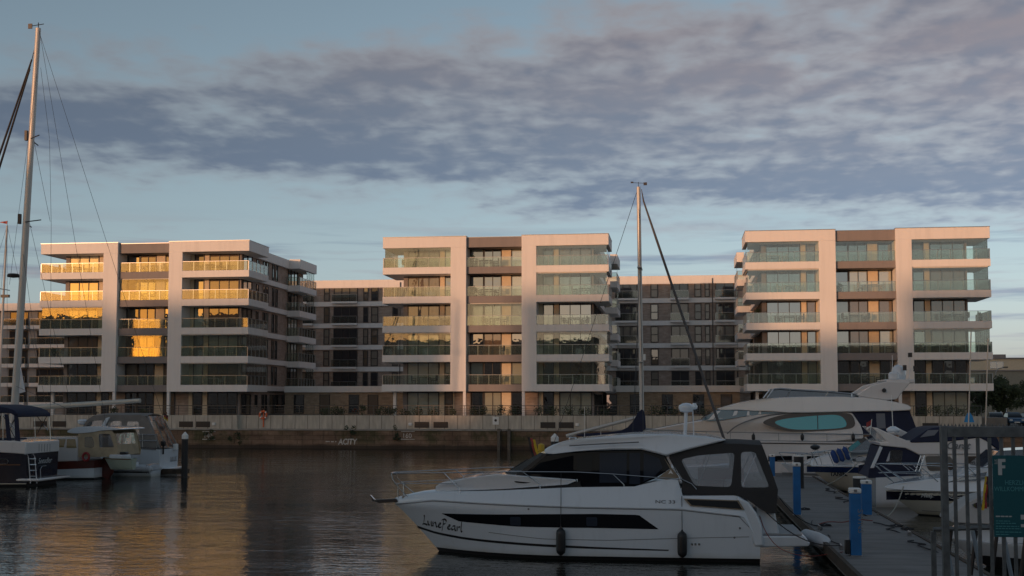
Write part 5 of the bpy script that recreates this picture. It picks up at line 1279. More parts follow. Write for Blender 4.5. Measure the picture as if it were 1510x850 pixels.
# ---- boats on the right side of the pontoon
# bow of a sports cruiser with three blue fenders on deck
e1 = Boat('sports_cruiser', 'white sports cruiser with three blue fenders on its foredeck and a navy sheer stripe', 'motor boat', 1189, 686, 63.5)
t = e1.t; L1 = e1.S(1400, 700)[0]
H1 = Hull(L1, 3.2, [(0, e1.S(1189, 686)[1]), (L1 * .3, e1.S(1250, 688.5, 1.5)[1] + .05), (L1, 1.25)], rake=1.5, full=.42, p=2.0, flare=.8)
H1.shell(.05, H1.zs, 'hull', 'gelcoat_cream', t); H1.shell(-.4, .045, 'hull_bottom', 'antifouling', t, deck=False, nz=3)
H1.band(.02, L1, lambda X: H1.zs(X) - .36, lambda X: H1.zs(X) - .07, 'sheer_stripe', mat('navy_gloss', (0.012, 0.03, 0.10), .25), t)
MB().tube([(X, -(H1.Y(X, H1.zs(X)) + .01), H1.zs(X) - .03) for X in [L1 * k / 30 for k in range(1, 31)]], .035, 5).build('rub_rail', 'gelcoat', t)
text_on('TANIMARE', e1.S(1224, 702, 1.2)[0], e1.S(1224, 702, 1.2)[1], .26, -(H1.Y(e1.S(1240, 700, 1.2)[0], .95) + .12), 'boat_name', 'letter_black', t, 0, 1.0, .01)
dk = smooth_pts(e1.SS([(1196, 686), (1206, 676), (1225, 671), (1250, 668), (1290, 662), (1330, 660), (1330, 690), (1200, 690)], 1.0), 1)
wk = lambda x, z: .1 + 1.15 * min(1, max(0, x - .3) / 3.0) - .3 * max(0, z - 1.3)
MB().slab(dk, wk).build('foredeck', 'gelcoat', t, bevel=.06)
MB().slab(e1.SS([(1250, 669), (1275, 650), (1300, 640), (1310, 645), (1310, 667)], .9), lambda x, z: 1.25 - .3 * (z - 1.6)).build('windscreen', 'smoked_glass', t, bevel=.02)
MB().plate(e1.SS([(1256, 680), (1268, 674), (1281, 675), (1272, 681)], 1.2), lambda x, z: -(wk(x, z) + .02), .01).build('deck_hatch', 'smoked_glass', t)
MB().plate(e1.SS([(1270, 682.5), (1282, 679), (1290, 679), (1290, 683)], 1.2), lambda x, z: -(wk(x, z) + .02), .01).build('cabin_window', 'boat_glass', t)
rb = MB()
for sg in (-1, 1):
    rb.tube([(q[0], sg * (H1.Y(q[0], 1.4) - .05) if q[0] > .3 else 0, q[1]) for q in e1.SS([(1184, 672), (1200, 669), (1230, 667), (1290, 664)], 1.0)], .02, 5)
    for px in (1200, 1222, 1250): q = e1.S(px, 668, 1.0); rb.tube([(q[0], sg * (H1.Y(q[0], 1.4) - .05), q[1]), (q[0] + .25, sg * (H1.Y(q[0], 1.4) - .05), H1.zs(q[0]))], .016, 5)
rb.build('bow_rail', 'chrome', t)
for i in range(3):
    q = at_y(1231 + 8.6 * i, 674 - 2.5 * i, 62.4)
    f = fender('blue covered fender leaning on the sports cruiser foredeck, %s of the three' % ('leftmost', 'middle', 'rightmost')[i], (q.x, 62.4, q.z), .62, .15, 'blue_cover', group='blue fenders on the foredeck', top=None)
    f.rotation_euler = (0, R(-22), 0)
    MB().tube([(0.12, -.1, .34), (0.15, -.14, 0), (0.12, -.1, -.3)], .02, 5).build('rope', 'rope', f)
for (l, r_) in (([(1160, 652), (1172, 672), (1186, 686)], .03), ([(1184, 664), (1200, 655), (1196, 664)], .03)):
    pass
q = at_y(1202, 660, 62.8)
bk = thing('kettle_grill', 'small round grill on thin legs at the bow of the sports cruiser', 'grill', (q.x, 62.8, q.z))
MB().lathe([(.05, -.14), (.20, -.06), (.25, 0.0), (.22, .08), (.08, .14)], n=14).build('bowl', 'black_plastic', bk, smooth=True)
for a_ in (0.3, 2.4, 4.4): MB().tube([(.12 * math.cos(a_), .12 * math.sin(a_), -.1), (.35 * math.cos(a_), .3 * math.sin(a_), H1.zs(.7) - q.z)], .012, 4).build('leg', 'steel', bk)
# small bow beyond it, tied to the outer end
e0 = Boat('day_cruiser', 'small white day cruiser whose bow shows low between the yacht and the sports cruiser', 'motor boat', 1152, 690, 67.4)
t = e0.t; H0 = Hull(6.4, 2.2, [(0, 1.15), (6.4, .9)], rake=1.1, full=.45, p=2.0, flare=.75)
H0.shell(-.3, H0.zs, 'hull', 'gelcoat', t); H0.band(.05, 6.3, .55, .68, 'stripe', 'letter_grey', t)
MB().slab(smooth_pts([(.9, 1.1), (1.8, 1.5), (4.0, 1.6), (4.0, 1.0)], 1), .75).build('cabin', 'gelcoat', t, bevel=.05)
rb = MB()
for sg in (-1, 1): rb.tube([(-.1, 0, 1.75), (.8, sg * .5, 1.72), (2.4, sg * .95, 1.65)], .018, 5).tube([(.8, sg * .5, 1.72), (1.0, sg * .55, 1.1)], .015, 4).tube([(-.1, 0, 1.75), (.25, 0, 1.15)], .015, 4)
rb.build('bow_rail', 'chrome', t)

# flybridge cruiser, stern to the pontoon, navy canvas
e2 = Boat('flybridge_cruiser', 'white flybridge cruiser with navy canopy, radar arch and the name Carat', 'motor boat', 1283, 700, 55.5)
t = e2.t; L2 = e2.S(1560, 700)[0]
H2 = Hull(L2, 3.5, [(0, 1.7), (L2, 1.25)], rake=1.4, full=.4, p=2.1, flare=.85, tail=.05)
hm = MB(); l = H2.rows(-.3, H2.zs, 8, sg=-1); r = H2.rows(-.3, H2.zs, 8, sg=1)
fl2 = lambda rows: [[(L2 - p[0], p[1], p[2]) for p in row] for row in rows]
l, r = fl2(l), fl2(r); hm.grid(l).grid(r); tr = [row[-1] for row in l] + [row[-1] for row in reversed(r)]; hm.add(tr, [tuple(range(len(tr)))]); hm.grid([l[-1], [(p[0], 0, p[2] + .05) for p in l[-1]], r[-1]])
hm.build('hull', 'gelcoat', t, smooth=True)
D2 = 1.5
MB().slab(e2.SS([(1358, 668), (1480, 668), (1510, 690), (1520, 708), (1358, 708)], D2), lambda x, z: 1.55 - .1 * (z - 1.5)).build('deckhouse', 'gelcoat_warm', t, bevel=.05)
for l in ([(1364, 673), (1390, 672.5), (1395, 694), (1370, 695), (1366, 688)], [(1393, 673), (1402, 673), (1412, 694), (1398, 694)], [(1423, 673), (1445, 673), (1447, 693), (1424, 693)], [(1449, 673), (1460, 674), (1470, 692), (1450, 693)]):
    MB().plate(soft(e2.SS(l, D2), .12), lambda x, z: -(1.56 - .1 * (z - 1.5)), .012).build('side_window', mat('brown_glass', (0.075, 0.06, 0.05), .12), t)
bridge = e2.SS([(1286, 630.5), (1293, 631), (1310, 639), (1336, 649.5), (1362, 651), (1392, 650), (1430, 646), (1441, 634), (1446, 634), (1448, 646), (1474, 666), (1462, 669.5), (1355, 671), (1335, 661), (1298, 657.5), (1296, 652), (1309, 652)], D2)
MB().slab(bridge, lambda x, z: 1.62 - .1 * max(0, z - 2.6)).build('flybridge', 'gelcoat_warm', t, bevel=.04)
MB().slab(e2.SS([(1312, 633), (1326, 632), (1352, 645), (1338, 650)], -1.3), .12, 1.45).build('radar_arch', 'gelcoat_warm', t, bevel=.04)
top_c = smooth_pts(e2.SS([(1336, 653), (1352, 643), (1368, 632.5), (1384, 629.5), (1440, 631), (1466, 640), (1477, 664), (1470, 664), (1446, 645), (1430, 647), (1392, 652), (1360, 652.5)], 1.4), 1)
cv = MB().slab(top_c, lambda x, z: 1.66 - .15 * max(0, z - 2.8)).build('bridge_canopy', 'navy_canvas', t, bevel=.05)
MB().plate(e2.SS([(1355, 645), (1367, 634.5), (1383, 634), (1376, 642)], 1.4), lambda x, z: -(1.68 - .15 * max(0, z - 2.8)), .01).build('canopy_window', mat('dusty_vinyl', (0.13, 0.14, 0.17), .3), cv)
text_on('Carat', e2.S(1394, 662, 1.6)[0], e2.S(1394, 662, 1.6)[1], .42, -1.70, 'boat_name', 'letter_grey', t, .35, 1.0, .008)
tn = e2.SS([(1299, 659), (1312, 658.5), (1336, 661), (1350, 668), (1355, 672), (1352, 705), (1280, 705), (1281, 692), (1290, 690)], 1.45)
tw_ = soft(e2.SS([(1312, 664), (1331, 664), (1329, 686), (1305, 684)], 1.45), .1)
tt = hole_plate(MB(), tn, [tw_], lambda x, z: -1.5).build('cockpit_tent', 'navy_canvas', t)
hole_plate(MB(), tn, [tw_], lambda x, z: 1.52).build('tent_side', 'navy_canvas', tt)
q1, q2, q3 = e2.S(1299, 659, 1.4), e2.S(1290, 690, 1.4), e2.S(1280, 704, 1.4)
MB().grid([[(q[0], y, q[1]) for y in (-1.5, 1.5)] for q in (q1, q2, q3)]).build('tent_back', 'navy_canvas', tt)
MB().plate(tw_, lambda x, z: -1.507, .004).build('tent_window', 'vinyl', tt)
MB().slab(e2.SS([(1297, 658), (1301, 660), (1288, 690), (1283, 690)], 1.5), .05, -1.56).build('tent_pillar', 'gelcoat', t)
lr = MB()
for dx in (0, 9): p, q = e2.P(1358 + dx * .6, 672, 1.72), e2.P(1350 + dx * .6, 696, 1.72); lr.tube([p, q], .02, 5)
for k in range(5): p, q = e2.P(1357 - 1.7 * k, 676 + 4.6 * k, 1.72), e2.P(1362.4 - 1.7 * k, 676 + 4.6 * k, 1.72); lr.tube([p, q], .016, 5)
lr.build('bridge_ladder', 'chrome', t)
fl_ = thing('club_flag', 'small red and white pennant on a short staff above the radar arch', 'flag', (e2.x + e2.S(1283, 634, 1.3)[0], e2.Y - 1.3, e2.S(1283, 634, 1.3)[1]))
MB().tube([(0, 0, -.2), (0.08, 0, .45)], .015, 5).build('staff', 'white_paint', fl_)
MB().grid([[(0.07 - .22 * k / 4 , .03 * math.sin(k * 1.5), .42 - .12 * k / 4 - j * .1) for k in range(5)] for j in range(3)]).build('cloth', 'red_paint', fl_)
MB().grid([[(0.07 - .22 * k / 4 , .03 * math.sin(k * 1.5) - .01, .20 - .12 * k / 4 - j * .08) for k in range(5)] for j in range(2)]).build('cloth_stripe', 'white_paint', fl_)
q = e2.P(1317, 636, -.3); nl = MB().lathe([(.24, 0), (.3, .08), (.28, .16), (.1, .26)], (q[0], .3, q[2] - .05), 12).build('searchlight', 'gelcoat', t, smooth=True)
MB().tube([(q[0], .3, q[2]), (q[0] - .05, .3, q[2] + 1.6)], .018, 5).build('whip_aerial', 'white_paint', t)

# black banded cruiser, bow to the pontoon
e3 = Boat('black_banded_cruiser', 'cream cruiser with a black hull band and tubular bow rail pointing to the pontoon', 'motor boat', 1306, 724, 50.6)
t = e3.t; L3 = e3.S(1620, 740)[0]
sh3 = [(0, e3.S(1306, 724)[1]), (1.5, e3.S(1345, 724.5, .9)[1]), (4, e3.S(1420, 724, 1.5)[1]), (L3, 1.05)]
H3 = Hull(L3, 3.1, sh3, rake=1.25, full=.42, p=2.1, flare=.85)
H3.shell(.05, H3.zs, 'hull', 'gelcoat_cream', t); H3.shell(-.35, .045, 'hull_bottom', 'antifouling', t, deck=False, nz=3)
H3.band(.02, L3 - .1, lambda X: H3.zs(X) - .36, lambda X: H3.zs(X) - .02, 'black_band', 'navy_hull', t, .008)
H3.band(H3.xs(.1) + .2, L3 - .1, lambda X: .20 - .01 * X, lambda X: .225 - .01 * X, 'boot_stripe', 'letter_grey', t, .008)
x_, z_ = e3.S(1359, 734, 1.25); script = text_on('Mespion', x_, z_, .21, -(H3.Y(x_ + .4, z_) + .06), 'boat_name', 'sign_white' if 'sign_white' in MATS else 'white_paint', t, .3, 1.05, .004)
x_, z_ = e3.S(1411, 732.5, 1.4)
MB().tube([(x_ + .30 * math.cos(a), -(H3.Y(x_, z_) + .03), z_ + .09 * math.sin(a) + .0) for a in [math.pi * k / 10 for k in range(10, 21)]], .012, 4).tube([(x_ + .24 * math.cos(a), -(H3.Y(x_, z_) + .03), z_ + .02 + .05 * math.sin(a)) for a in [math.pi * k / 10 for k in range(10, 21)]], .008, 4).build('logo_arc', 'white_paint', t)
fd = smooth_pts(e3.SS([(1307, 723.5), (1318, 716), (1345, 711.5), (1372, 707), (1400, 703), (1425, 697), (1450, 688), (1480, 676), (1540, 676), (1540, 724), (1340, 724)], 1.0), 1)
MB().slab(fd, lambda x, z: max(.02, H3.Y(x + .05, H3.zs(x)) - .02 - .4 * max(0, z - H3.zs(x)) * min(1, x))).build('foredeck', 'gelcoat', t, bevel=.05)
MB().slab(e3.SS([(1445, 690), (1472, 665), (1530, 662), (1530, 680)], .9), lambda x, z: 1.2 - .3 * (z - 1.8)).build('windscreen', 'smoked_glass', t, bevel=.02)
MB().plate(e3.SS([(1395, 712), (1430, 700), (1455, 696), (1450, 706)], 1.2), lambda x, z: -(H3.Y(x, H3.zs(x)) - .02 - .4 * max(0, z - H3.zs(x)) + .03), .01).build('cabin_window', 'smoked_glass', t)
rb = MB()
yr = lambda X: max(.12, H3.Y(X, H3.zs(X)) - .08)
for sg in (-1, 1):
    tp3 = [(q[0], sg * (yr(q[0]) if q[0] > .2 else .2), q[1]) for q in e3.SS([(1294, 686), (1300, 685), (1345, 685.5), (1400, 687), (1455, 688)], .5)]
    rb.tube(tp3, .02, 6); rb.tube([(x + .12, y, z - .35) for x, y, z in tp3], .015, 5)
    for a, c in (((1295, 688), (1322, 713)), ((1303, 688), (1340, 711)), ((1338, 687), (1352, 697)), ((1358, 690), (1381, 710)), ((1420, 688), (1440, 706))):
        p, q = e3.S(*a, .6), e3.S(*c, .8); rb.tube([(p[0], sg * (yr(p[0]) if p[0] > .2 else .2), p[1]), (q[0], sg * yr(max(q[0], .3)) * .95, q[1])], .018, 5)
rb.build('bow_rail', 'chrome', t)
rope('mooring_rope', 'pale mooring rope sagging from the black banded cruiser bow to the pontoon', [(e3.x + .6, 50.1, sh3[0][1] + .2), (PX1 - .1, 44.6, .55)], .022, 'rope', sag=.5)
rope('mooring_rope', 'pale mooring rope from the sports cruiser foredeck to the pontoon', [(e1.x + 2.4, 62.3, 1.5), (PX1 - .1, 59.5, .55)], .02, 'rope', sag=.12)

# nearest boat on the right, seen through the gate
e4 = Boat('open_motor_boat', 'white open motor boat behind the gate bars with a tent folded over its cockpit', 'motor boat', 1398, 800, 35.2)
t = e4.t
H4 = Hull(6.6, 2.6, [(0, e4.S(1398, 796)[1]), (2, e4.S(1450, 802, 1.1)[1]), (6.6, .62)], rake=1.0, full=.42, p=2.0, flare=.8)
H4.shell(.32, H4.zs, 'hull', 'gelcoat', t); H4.shell(-.3, .315, 'hull_lower', 'antifouling', t, deck=False, nz=4)
MB().slab(smooth_pts(e4.SS([(1404, 795), (1412, 782), (1440, 772), (1500, 770), (1560, 772), (1560, 800), (1410, 802)], .8), 1), lambda x, z: .1 + 1.0 * min(1, x / 2.0)).build('foredeck', 'gelcoat', t, bevel=.05)
MB().slab(smooth_pts(e4.SS([(1403, 767), (1412, 755), (1432, 740), (1455, 731), (1500, 727), (1540, 730), (1540, 775), (1405, 772)], .8), 1), lambda x, z: .9 - .35 * (z - 1.0)).build('cockpit_cover', mat('pale_cover', (0.42, 0.41, 0.40), .8, var=.12, vscale=2, bump=.4, bscale=3), t, bevel=.05)
MB().plate(e4.SS([(1434, 745), (1455, 737), (1500, 736), (1500, 744), (1440, 750)], .8), lambda x, z: -(.93 - .35 * (z - 1.0)), .01).build('cover_window', 'smoked_glass', t)
rb = MB()
for sg in (-1, 1): rb.tube([(q[0], sg * min(.9, .15 + q[0] * .5), q[1]) for q in smooth_pts(e4.SS([(1401, 800), (1400, 790), (1410, 780), (1440, 778), (1490, 780)], .5), 2, False)], .02, 5)
rb.build('bow_rail', 'chrome', t)
a, c = e4.P(1466, 760, 1.2), e4.P(1459, 700, 1.2)
en = thing('ensign', 'limp German flag hanging on a staff above the white boat behind the gate', 'flag', (e4.x + a[0], 34.0, 0)); MB().tube([(0, 0, a[2] - .3), (c[0] - a[0], 0, c[2])], .014, 5).build('staff', 'teak', en)
for i, m in enumerate(('letter_black', 'red_paint', 'gold')):
    rows = []
    for k in range(9):
        f = k / 8; rows.append([(c[0] - a[0] - .02 - i * .05 * (.4 + f) - j * .03, .03 * math.sin(k * 1.3 + i + j), c[2] - .05 - .8 * f * (1 + .06 * i)) for j in range(3)])
    MB().grid(rows).build('stripe', m, en, smooth=True)

# ------------------------------------------------------------------ boats at the left edge
d1 = Boat('navy_motor_sailer', 'dark navy hulled boat with a navy sun canopy and boarding ladder at the left edge', 'motor boat', -130, 690, 62.5, plane_dy=1.8)
t = d1.t; DD = 1.9; L1_ = d1.S(35, 700, DD)[0]
def T1(px, py, off=.02): p = at_x(px, py, d1.x + L1_ + off); return (p.x - d1.x, p.y - d1.Y, p.z)
HD = Hull(L1_, 3.9, [(0, 2.4), (L1_ * .5, 1.85), (L1_, T1(60, 668)[2])], rake=1.5, full=.4, p=2.1, flare=.9, tail=.12)
HD.shell(.12, HD.zs, 'hull', 'navy_hull', t); HD.shell(-.4, .115, 'hull_bottom', 'antifouling', t, deck=False, nz=3)
HD.band(1.5, L1_ - .02, .12, .17, 'boot_stripe', 'gelcoat_cream', t, .008)
HD.band(L1_ * .2, L1_ - .3, 1.12, 1.18, 'rub_strake', 'teak', t, .03)
co = [(L1_ * .3, HD.zs(L1_ * .3) - .1), (L1_ * .3, HD.zs(L1_) + .75), (L1_ - .6, T1(60, 651)[2] + .06), (L1_ + .01, T1(60, 651)[2]), (L1_ + .01, HD.zs(L1_) - .02)]
MB().slab(co, 1.78).build('coaming', 'gelcoat_warm', t, bevel=.05)
rb = MB()
for px in (58, 62, 66, 70, 74): p = T1(px, 652); q = T1(px, 666); MB().box(L1_ + .012, L1_ + .02, p[1] - .02, p[1] + .02, q[2], p[2] - .1).build('panel_joint', 'letter_grey', t)
for px in (1, -60):
    p = d1.S(px, 681, DD); rr = [(p[0] + (.28 if math.cos(a) > 0 else -.28) + .12 * math.cos(a), -(HD.Y(*p) + .02), p[1] + .13 * math.sin(a)) for a in [2 * math.pi * k / 20 for k in range(21)]]
    MB().tube(rr, .025, 5).build('portlight', 'chrome', t)
bim = smooth_pts(d1.SS([(-110, 604), (-70, 598.5), (-2, 596), (32, 600), (50, 607), (52, 616), (48, 614), (38, 608.5), (0, 608), (-40, 612), (-110, 614)], 0), 1)
bc = MB().slab(bim, 1.7).build('sun_canopy', 'navy_canvas', t, bevel=.06)
rb = MB()
for sg in (-1, 1):
    for a, c in (((50, 612), (52, 650)), ((28, 609), (29, 648)), ((2, 610), (5, 655)), ((-20, 612), (2, 655)), ((2, 612), (-20, 655)), ((30, 612), (48, 636)), ((48, 612), (32, 640))):
        p, q = d1.S(*a, 0), d1.S(*c, 0); rb.tube([(p[0], sg * 1.62, p[1]), (q[0], sg * 1.65, q[1])], .022, 5)
rb.build('canopy_frame', 'chrome', t)
for l in ([(22, 611), (27, 611), (31, 655), (24, 655)], [(8, 611), (13, 611), (18, 655), (12, 655)], [(-50, 613), (2, 613), (0, 645), (-50, 645)]): MB().slab(d1.SS(l, 1.6), .04, -1.66).build('canopy_flap', 'navy_canvas', t, bevel=.01)
MB().box(d1.S(-40, 0, 1.5)[0], d1.S(20, 0, 1.5)[0], -1.2, 1.2, 1.9, d1.S(0, 648, 1.5)[1]).build('cockpit_seats', 'navy_canvas', t, bevel=.1)
pf = d1.SS([(0, 720.5), (30, 715), (84, 712), (99, 711), (97, 716), (80, 719), (0, 722)], 1.9)
MB().box(L1_ - .9, L1_ + .75, -1.7, 1.7, .28, .42).build('bathing_platform', 'gelcoat_warm', t, bevel=.05)
lr = MB()
for dx in (0, 9.5):
    a_ = [T1(37 + dx, 671, .03), T1(39 + dx, 669.5, .12), T1(41.5 + dx, 674, .13), T1(44.5 + dx, 713, .13)]
    lr.tube(a_, .03, 6)
for k in range(5): lr.tube([T1(43 + k * .5, 677 + 8.5 * k, .13), T1(52.5 + k * .5, 677 + 8.5 * k, .13)], .028, 6)
lr.build('boarding_ladder', 'chrome', t)
lr = MB().tube([T1(60, 704, .08), T1(59.5, 692, .1), T1(62, 688, .1), T1(68, 687, .1)], .028, 6); lr.build('grab_handle', 'chrome', t)
p = T1(56, 684, .03); text_obj('boat_name', 'Seeadler', .42, p, 'sign_white', t, .3, rot=(R(90), 0, R(90)), sx=1.0, extrude=.001)

# motor sailer with the very tall mast
d2 = Boat('mahogany_motor_sailer', 'motor sailer with red brown sheer band, white wheelhouse roof and very tall mast', 'sailing yacht', -110, 690, 68.0, plane_dy=1.6)
t = d2.t; E2_ = 1.7; LD = d2.S(152, 690, 0)[0]
HE = Hull(LD, 3.8, [(0, 2.3), (LD * .6, d2.S(95, 684, E2_)[1] + .05), (LD, d2.S(150, 680, E2_)[1])], rake=1.7, full=.42, p=2.1, flare=.85, tail=.35)
HE.shell(.1, lambda X: HE.zs(X) - .45, 'hull', 'gelcoat', t, deck=False); HE.shell(lambda X: HE.zs(X) - .445, HE.zs, 'sheer_band', mat('mahogany', (0.10, 0.022, 0.015), .35, var=.2), t, nz=3)
HE.shell(-.4, .095, 'hull_bottom', 'antifouling', t, deck=False, nz=3)
MB().slab(d2.SS([(-40, 652), (20, 646), (111, 645), (112, 681), (-40, 684)], E2_), 1.45).build('deckhouse', 'gelcoat_warm', t, bevel=.06)
for l in ([(83, 648), (94, 648), (91, 660), (83, 660)], [(96, 648), (108, 648), (110, 661), (95, 661)]): MB().plate(d2.SS(l, E2_), lambda x, z: -1.46, .012).build('side_window', glassy('lit_gold_pane', (0.35, 0.26, 0.11), .22, rough=.1), t)  # gold base colour paints in the yellow light of these windows
MB().slab(smooth_pts(d2.SS([(98, 637), (110, 631), (125, 629), (160, 629.5), (180, 632), (182, 634), (150, 635), (138, 638), (110, 640)], 1.4), 1), 1.55).build('wheelhouse_roof', 'gelcoat', t, bevel=.05)
tn = d2.SS([(116, 639), (138, 637), (148, 634.5), (165, 635), (169, 640), (175, 665), (174, 674), (116, 674)], 1.45)
wl1, wl2 = soft(d2.SS([(125, 645), (137, 644), (140, 655), (139, 661), (125, 660)], 1.45), .1), soft(d2.SS([(146, 640), (163, 640), (169, 660), (147, 660)], 1.45), .1)
tt = hole_plate(MB(), tn, [wl1, wl2], lambda x, z: -1.48).build('cockpit_tent', 'beige_canvas', t)
hole_plate(MB(), tn, [wl1, wl2], lambda x, z: 1.50).build('tent_side', 'beige_canvas', tt)
MB().plate(wl1, lambda x, z: -1.485, .004).build('tent_window', glassy('glow_vinyl', (0.34, 0.27, 0.17), .20, .35, .08, tcol=(.8, .75, .65), wav=1.0), tt); MB().plate(wl2, lambda x, z: -1.485, .004).build('tent_window', 'vinyl', tt)  # first window's warm base colour paints in its golden glow
q1, q2 = d2.S(169, 640, 1.4), d2.S(174, 672, 1.4)
for ya, yb_, mm in ((-1.48, -1.2, 'beige_canvas'), (-1.2, 1.1, 'vinyl'), (1.1, 1.48, 'beige_canvas')): MB().grid([[(q[0], y, q[1]) for y in (ya, yb_)] for q in (q1, ((q1[0] + q2[0]) / 2, (q1[1] + q2[1]) / 2))]).build('tent_back', mm, tt)
MB().grid([[(q[0], y, q[1]) for y in (-1.48, 1.48)] for q in (((q1[0] + q2[0]) / 2, (q1[1] + q2[1]) / 2), q2)]).build('tent_back', 'beige_canvas', tt)
MB().tube(smooth_pts([d2.P(118, 690, 1.9), d2.P(130, 678, 1.95), d2.P(145, 669, 1.95), d2.P(160, 667, 1.95)], 2, False), [.06] * 10, 6).build('davit', 'gelcoat', t, smooth=True) if False else None
MB().slab(d2.SS([(131, 690), (139, 676), (156, 674), (152, 700), (146, 709), (138, 706)], 1.2), .12).build('rudder', mat('mahogany', (0.10, 0.022, 0.015), .35), t, bevel=.03)
rr = [d2.P(127, 674, 1.62)]; c0 = rr[0]
MB().tube([(c0[0] + .19 * math.cos(a), c0[1] - .03, c0[2] + .22 * math.sin(a)) for a in [2 * math.pi * k / 18 for k in range(19)]], .07, 8, False).build('lifebuoy', 'red_paint', t, smooth=True)
mb0, mt_ = d2.P(22, 597, 0), d2.P(56.5, 42, 0); k_ = (mt_[0] - mb0[0]) / (mt_[2] - mb0[2]); zb_ = 2.3; xb_ = mb0[0] + k_ * (zb_ - mb0[2])
m_ = MB().tube([(xb_, 0, zb_), ((xb_ + mt_[0]) / 2, 0, (zb_ + mt_[2]) / 2), mt_], [.23, .20, .155], 12).build('mast', 'alu_mast', t, smooth=True)
for v, hw_ in (((48, 205), 1.0), ((38, 328), 1.4)):
    p = d2.P(v[0] - 4, v[1], 0); q = d2.P(73 if v[1] == 205 else 75.5, v[1] + 1, 0); w_ = q[0] - p[0]
    MB().tube([(p[0], 0, p[2]), (q[0], -1.2, q[2])], .035, 5).build('spreader', 'wire', m_); MB().tube([(p[0], 0, p[2]), (p[0] - .3, 1.5, q[2])], .035, 5).build('spreader', 'wire', m_)
    MB().box(p[0] - .3, p[0] - .15, -.1, .1, p[2] - .1, p[2] + .5).build('fitting', 'dark_frame', m_)
p = d2.P(22, 407, 0); MB().lathe([(.05, -.12), (.33, -.08), (.36, .02), (.30, .12), (.05, .15)], (p[0] - .1, 0, p[2]), 14).build('radar_dome', 'dark_frame', m_, smooth=True)
q = mt_; MB().tube([q, (q[0], 0, q[2] + .35)], .03, 4).tube([(q[0] - .5, 0, q[2] + .15), (q[0] + .35, 0, q[2] + .25)], .025, 4).box(q[0] - .65, q[0] - .4, -.03, .03, q[2] + .0, q[2] + .3).build('wind_vane', 'wire', m_)
w = MB()
for a, c in (((57, 45), (155, 350)), ((59, 50), (118, 400)), ((60, 100), (73, 205)), ((73, 206), (75.5, 329)), ((75.5, 329), (74, 640)), ((50, 208), (74, 327)), ((44, 330), (104, 597)), ((34, 375), (60, 560)), ((24, 570), (120, 612)), ((54, 110), (14, 420))):
    p, q = d2.P(*a, .3), d2.P(*c, .9)
    if a in ((57, 45), (59, 50)):
        f = (3.0 - p[2]) / (q[2] - p[2]); q = tuple(p[i] + (q[i] - p[i]) * f for i in range(3))
    w.tube([p, q], .011, 4)
w.build('rigging', 'wire', t)
for a, c in (((47, 88), (-10, 255)), ((44, 102), (-14, 290))):
    p, q = d2.P(*a, 0), d2.P(*c, 0); f = (2.6 - p[2]) / (q[2] - p[2]); q = tuple(p[i] + (q[i] - p[i]) * f for i in range(3))
    MB().tube([d2.P(54, 60, 0), p], .02, 5).build('halyard', 'wire', m_)
    MB().tube([p, q], [.05, .11], 8).build('furled_sail', 'grey_canvas', t, smooth=True)
a, c = d2.P(20, 603, 0), d2.P(207, 591, 0)
bm = MB().tube([a, c], [.17, .13], 10).build('boom', 'gelcoat_cream', t, smooth=True)
MB().slab(d2.SS([(28, 540), (30, 540), (37, 578), (30, 580), (26, 580)]), .04).build('sail_corner', 'gelcoat', t)
# little tender hung on the stern
d5 = Boat('wooden_tender', 'small pale green rowing tender hoisted at the motor sailer stern', 'dinghy', 154, 673, 66.6, plane_dy=0.0)
H5 = Hull(1.8, 1.0, [(0, d5.S(154, 674, 1.2)[1] - d5.S(0, 690, 1.2)[1] + .0), (1.8, .62)], rake=.4, full=.5, p=1.8, flare=.5, tail=.3, z0=0.0)
d5.t.location.z = d5.S(0, 691, 0)[1]
H5.shell(0.0, H5.zs, 'hull', mat('pale_green', (0.38, 0.44, 0.36), .4), d5.t, deck=True); H5.band(.02, 1.78, lambda X: H5.zs(X) - .05, lambda X: H5.zs(X) + .0, 'gunwale', 'teak', d5.t, .03)
MB().box(.4, 1.5, -.3, .3, .6, .85).build('cover', 'rubber_white', d5.t, bevel=.08); MB().box(1.0, 1.4, -.25, .2, .85, 1.0).build('bag', 'black_plastic', d5.t, bevel=.06)
# grey tented cruiser
d3 = Boat('grey_tent_cruiser', 'white motor cruiser under a taupe tent with clear windows, beside the capped pile', 'motor boat', 60, 670, 73.6, plane_dy=1.5)
t = d3.t; L3_ = d3.S(234, 690, 1.5)[0]
Hq = Hull(L3_, 3.3, [(0, 1.9), (L3_ * .7, d3.S(200, 659, 1.5)[1]), (L3_, d3.S(266, 662, 0)[1])], rake=1.5, full=.42, p=2.1, flare=.85, tail=.1)
Hq.shell(.1, Hq.zs, 'hull', 'gelcoat', t); Hq.shell(-.35, .095, 'hull_bottom', 'antifouling', t, deck=False, nz=3)
Hq.band(1, L3_ - .2, lambda X: Hq.zs(X) - .06, Hq.zs, 'rub_rail', 'letter_grey', t, .03)
tn = smooth_pts(d3.SS([(116, 640), (126, 620), (134, 614), (154, 612), (205, 612.5), (214, 614), (222, 630), (231, 650), (236, 661), (220, 660), (199, 659), (116, 659)], 1.35), 1)
ws_ = [soft(d3.SS(l, 1.35), .12) for l in ([(126, 628), (132, 621), (150, 620), (148, 634), (126, 634)], [(158, 622), (178, 621), (178, 641), (156, 641)], [(186, 622), (203, 622), (206, 644), (187, 644)])]
tt = hole_plate(MB(), tn, ws_, lambda x, z: -(1.42 - .18 * (z - 2.0))).build('cockpit_tent', 'taupe_canvas', t)
hole_plate(MB(), tn, ws_, lambda x, z: (1.44 - .18 * (z - 2.0))).build('tent_side', 'taupe_canvas', tt)
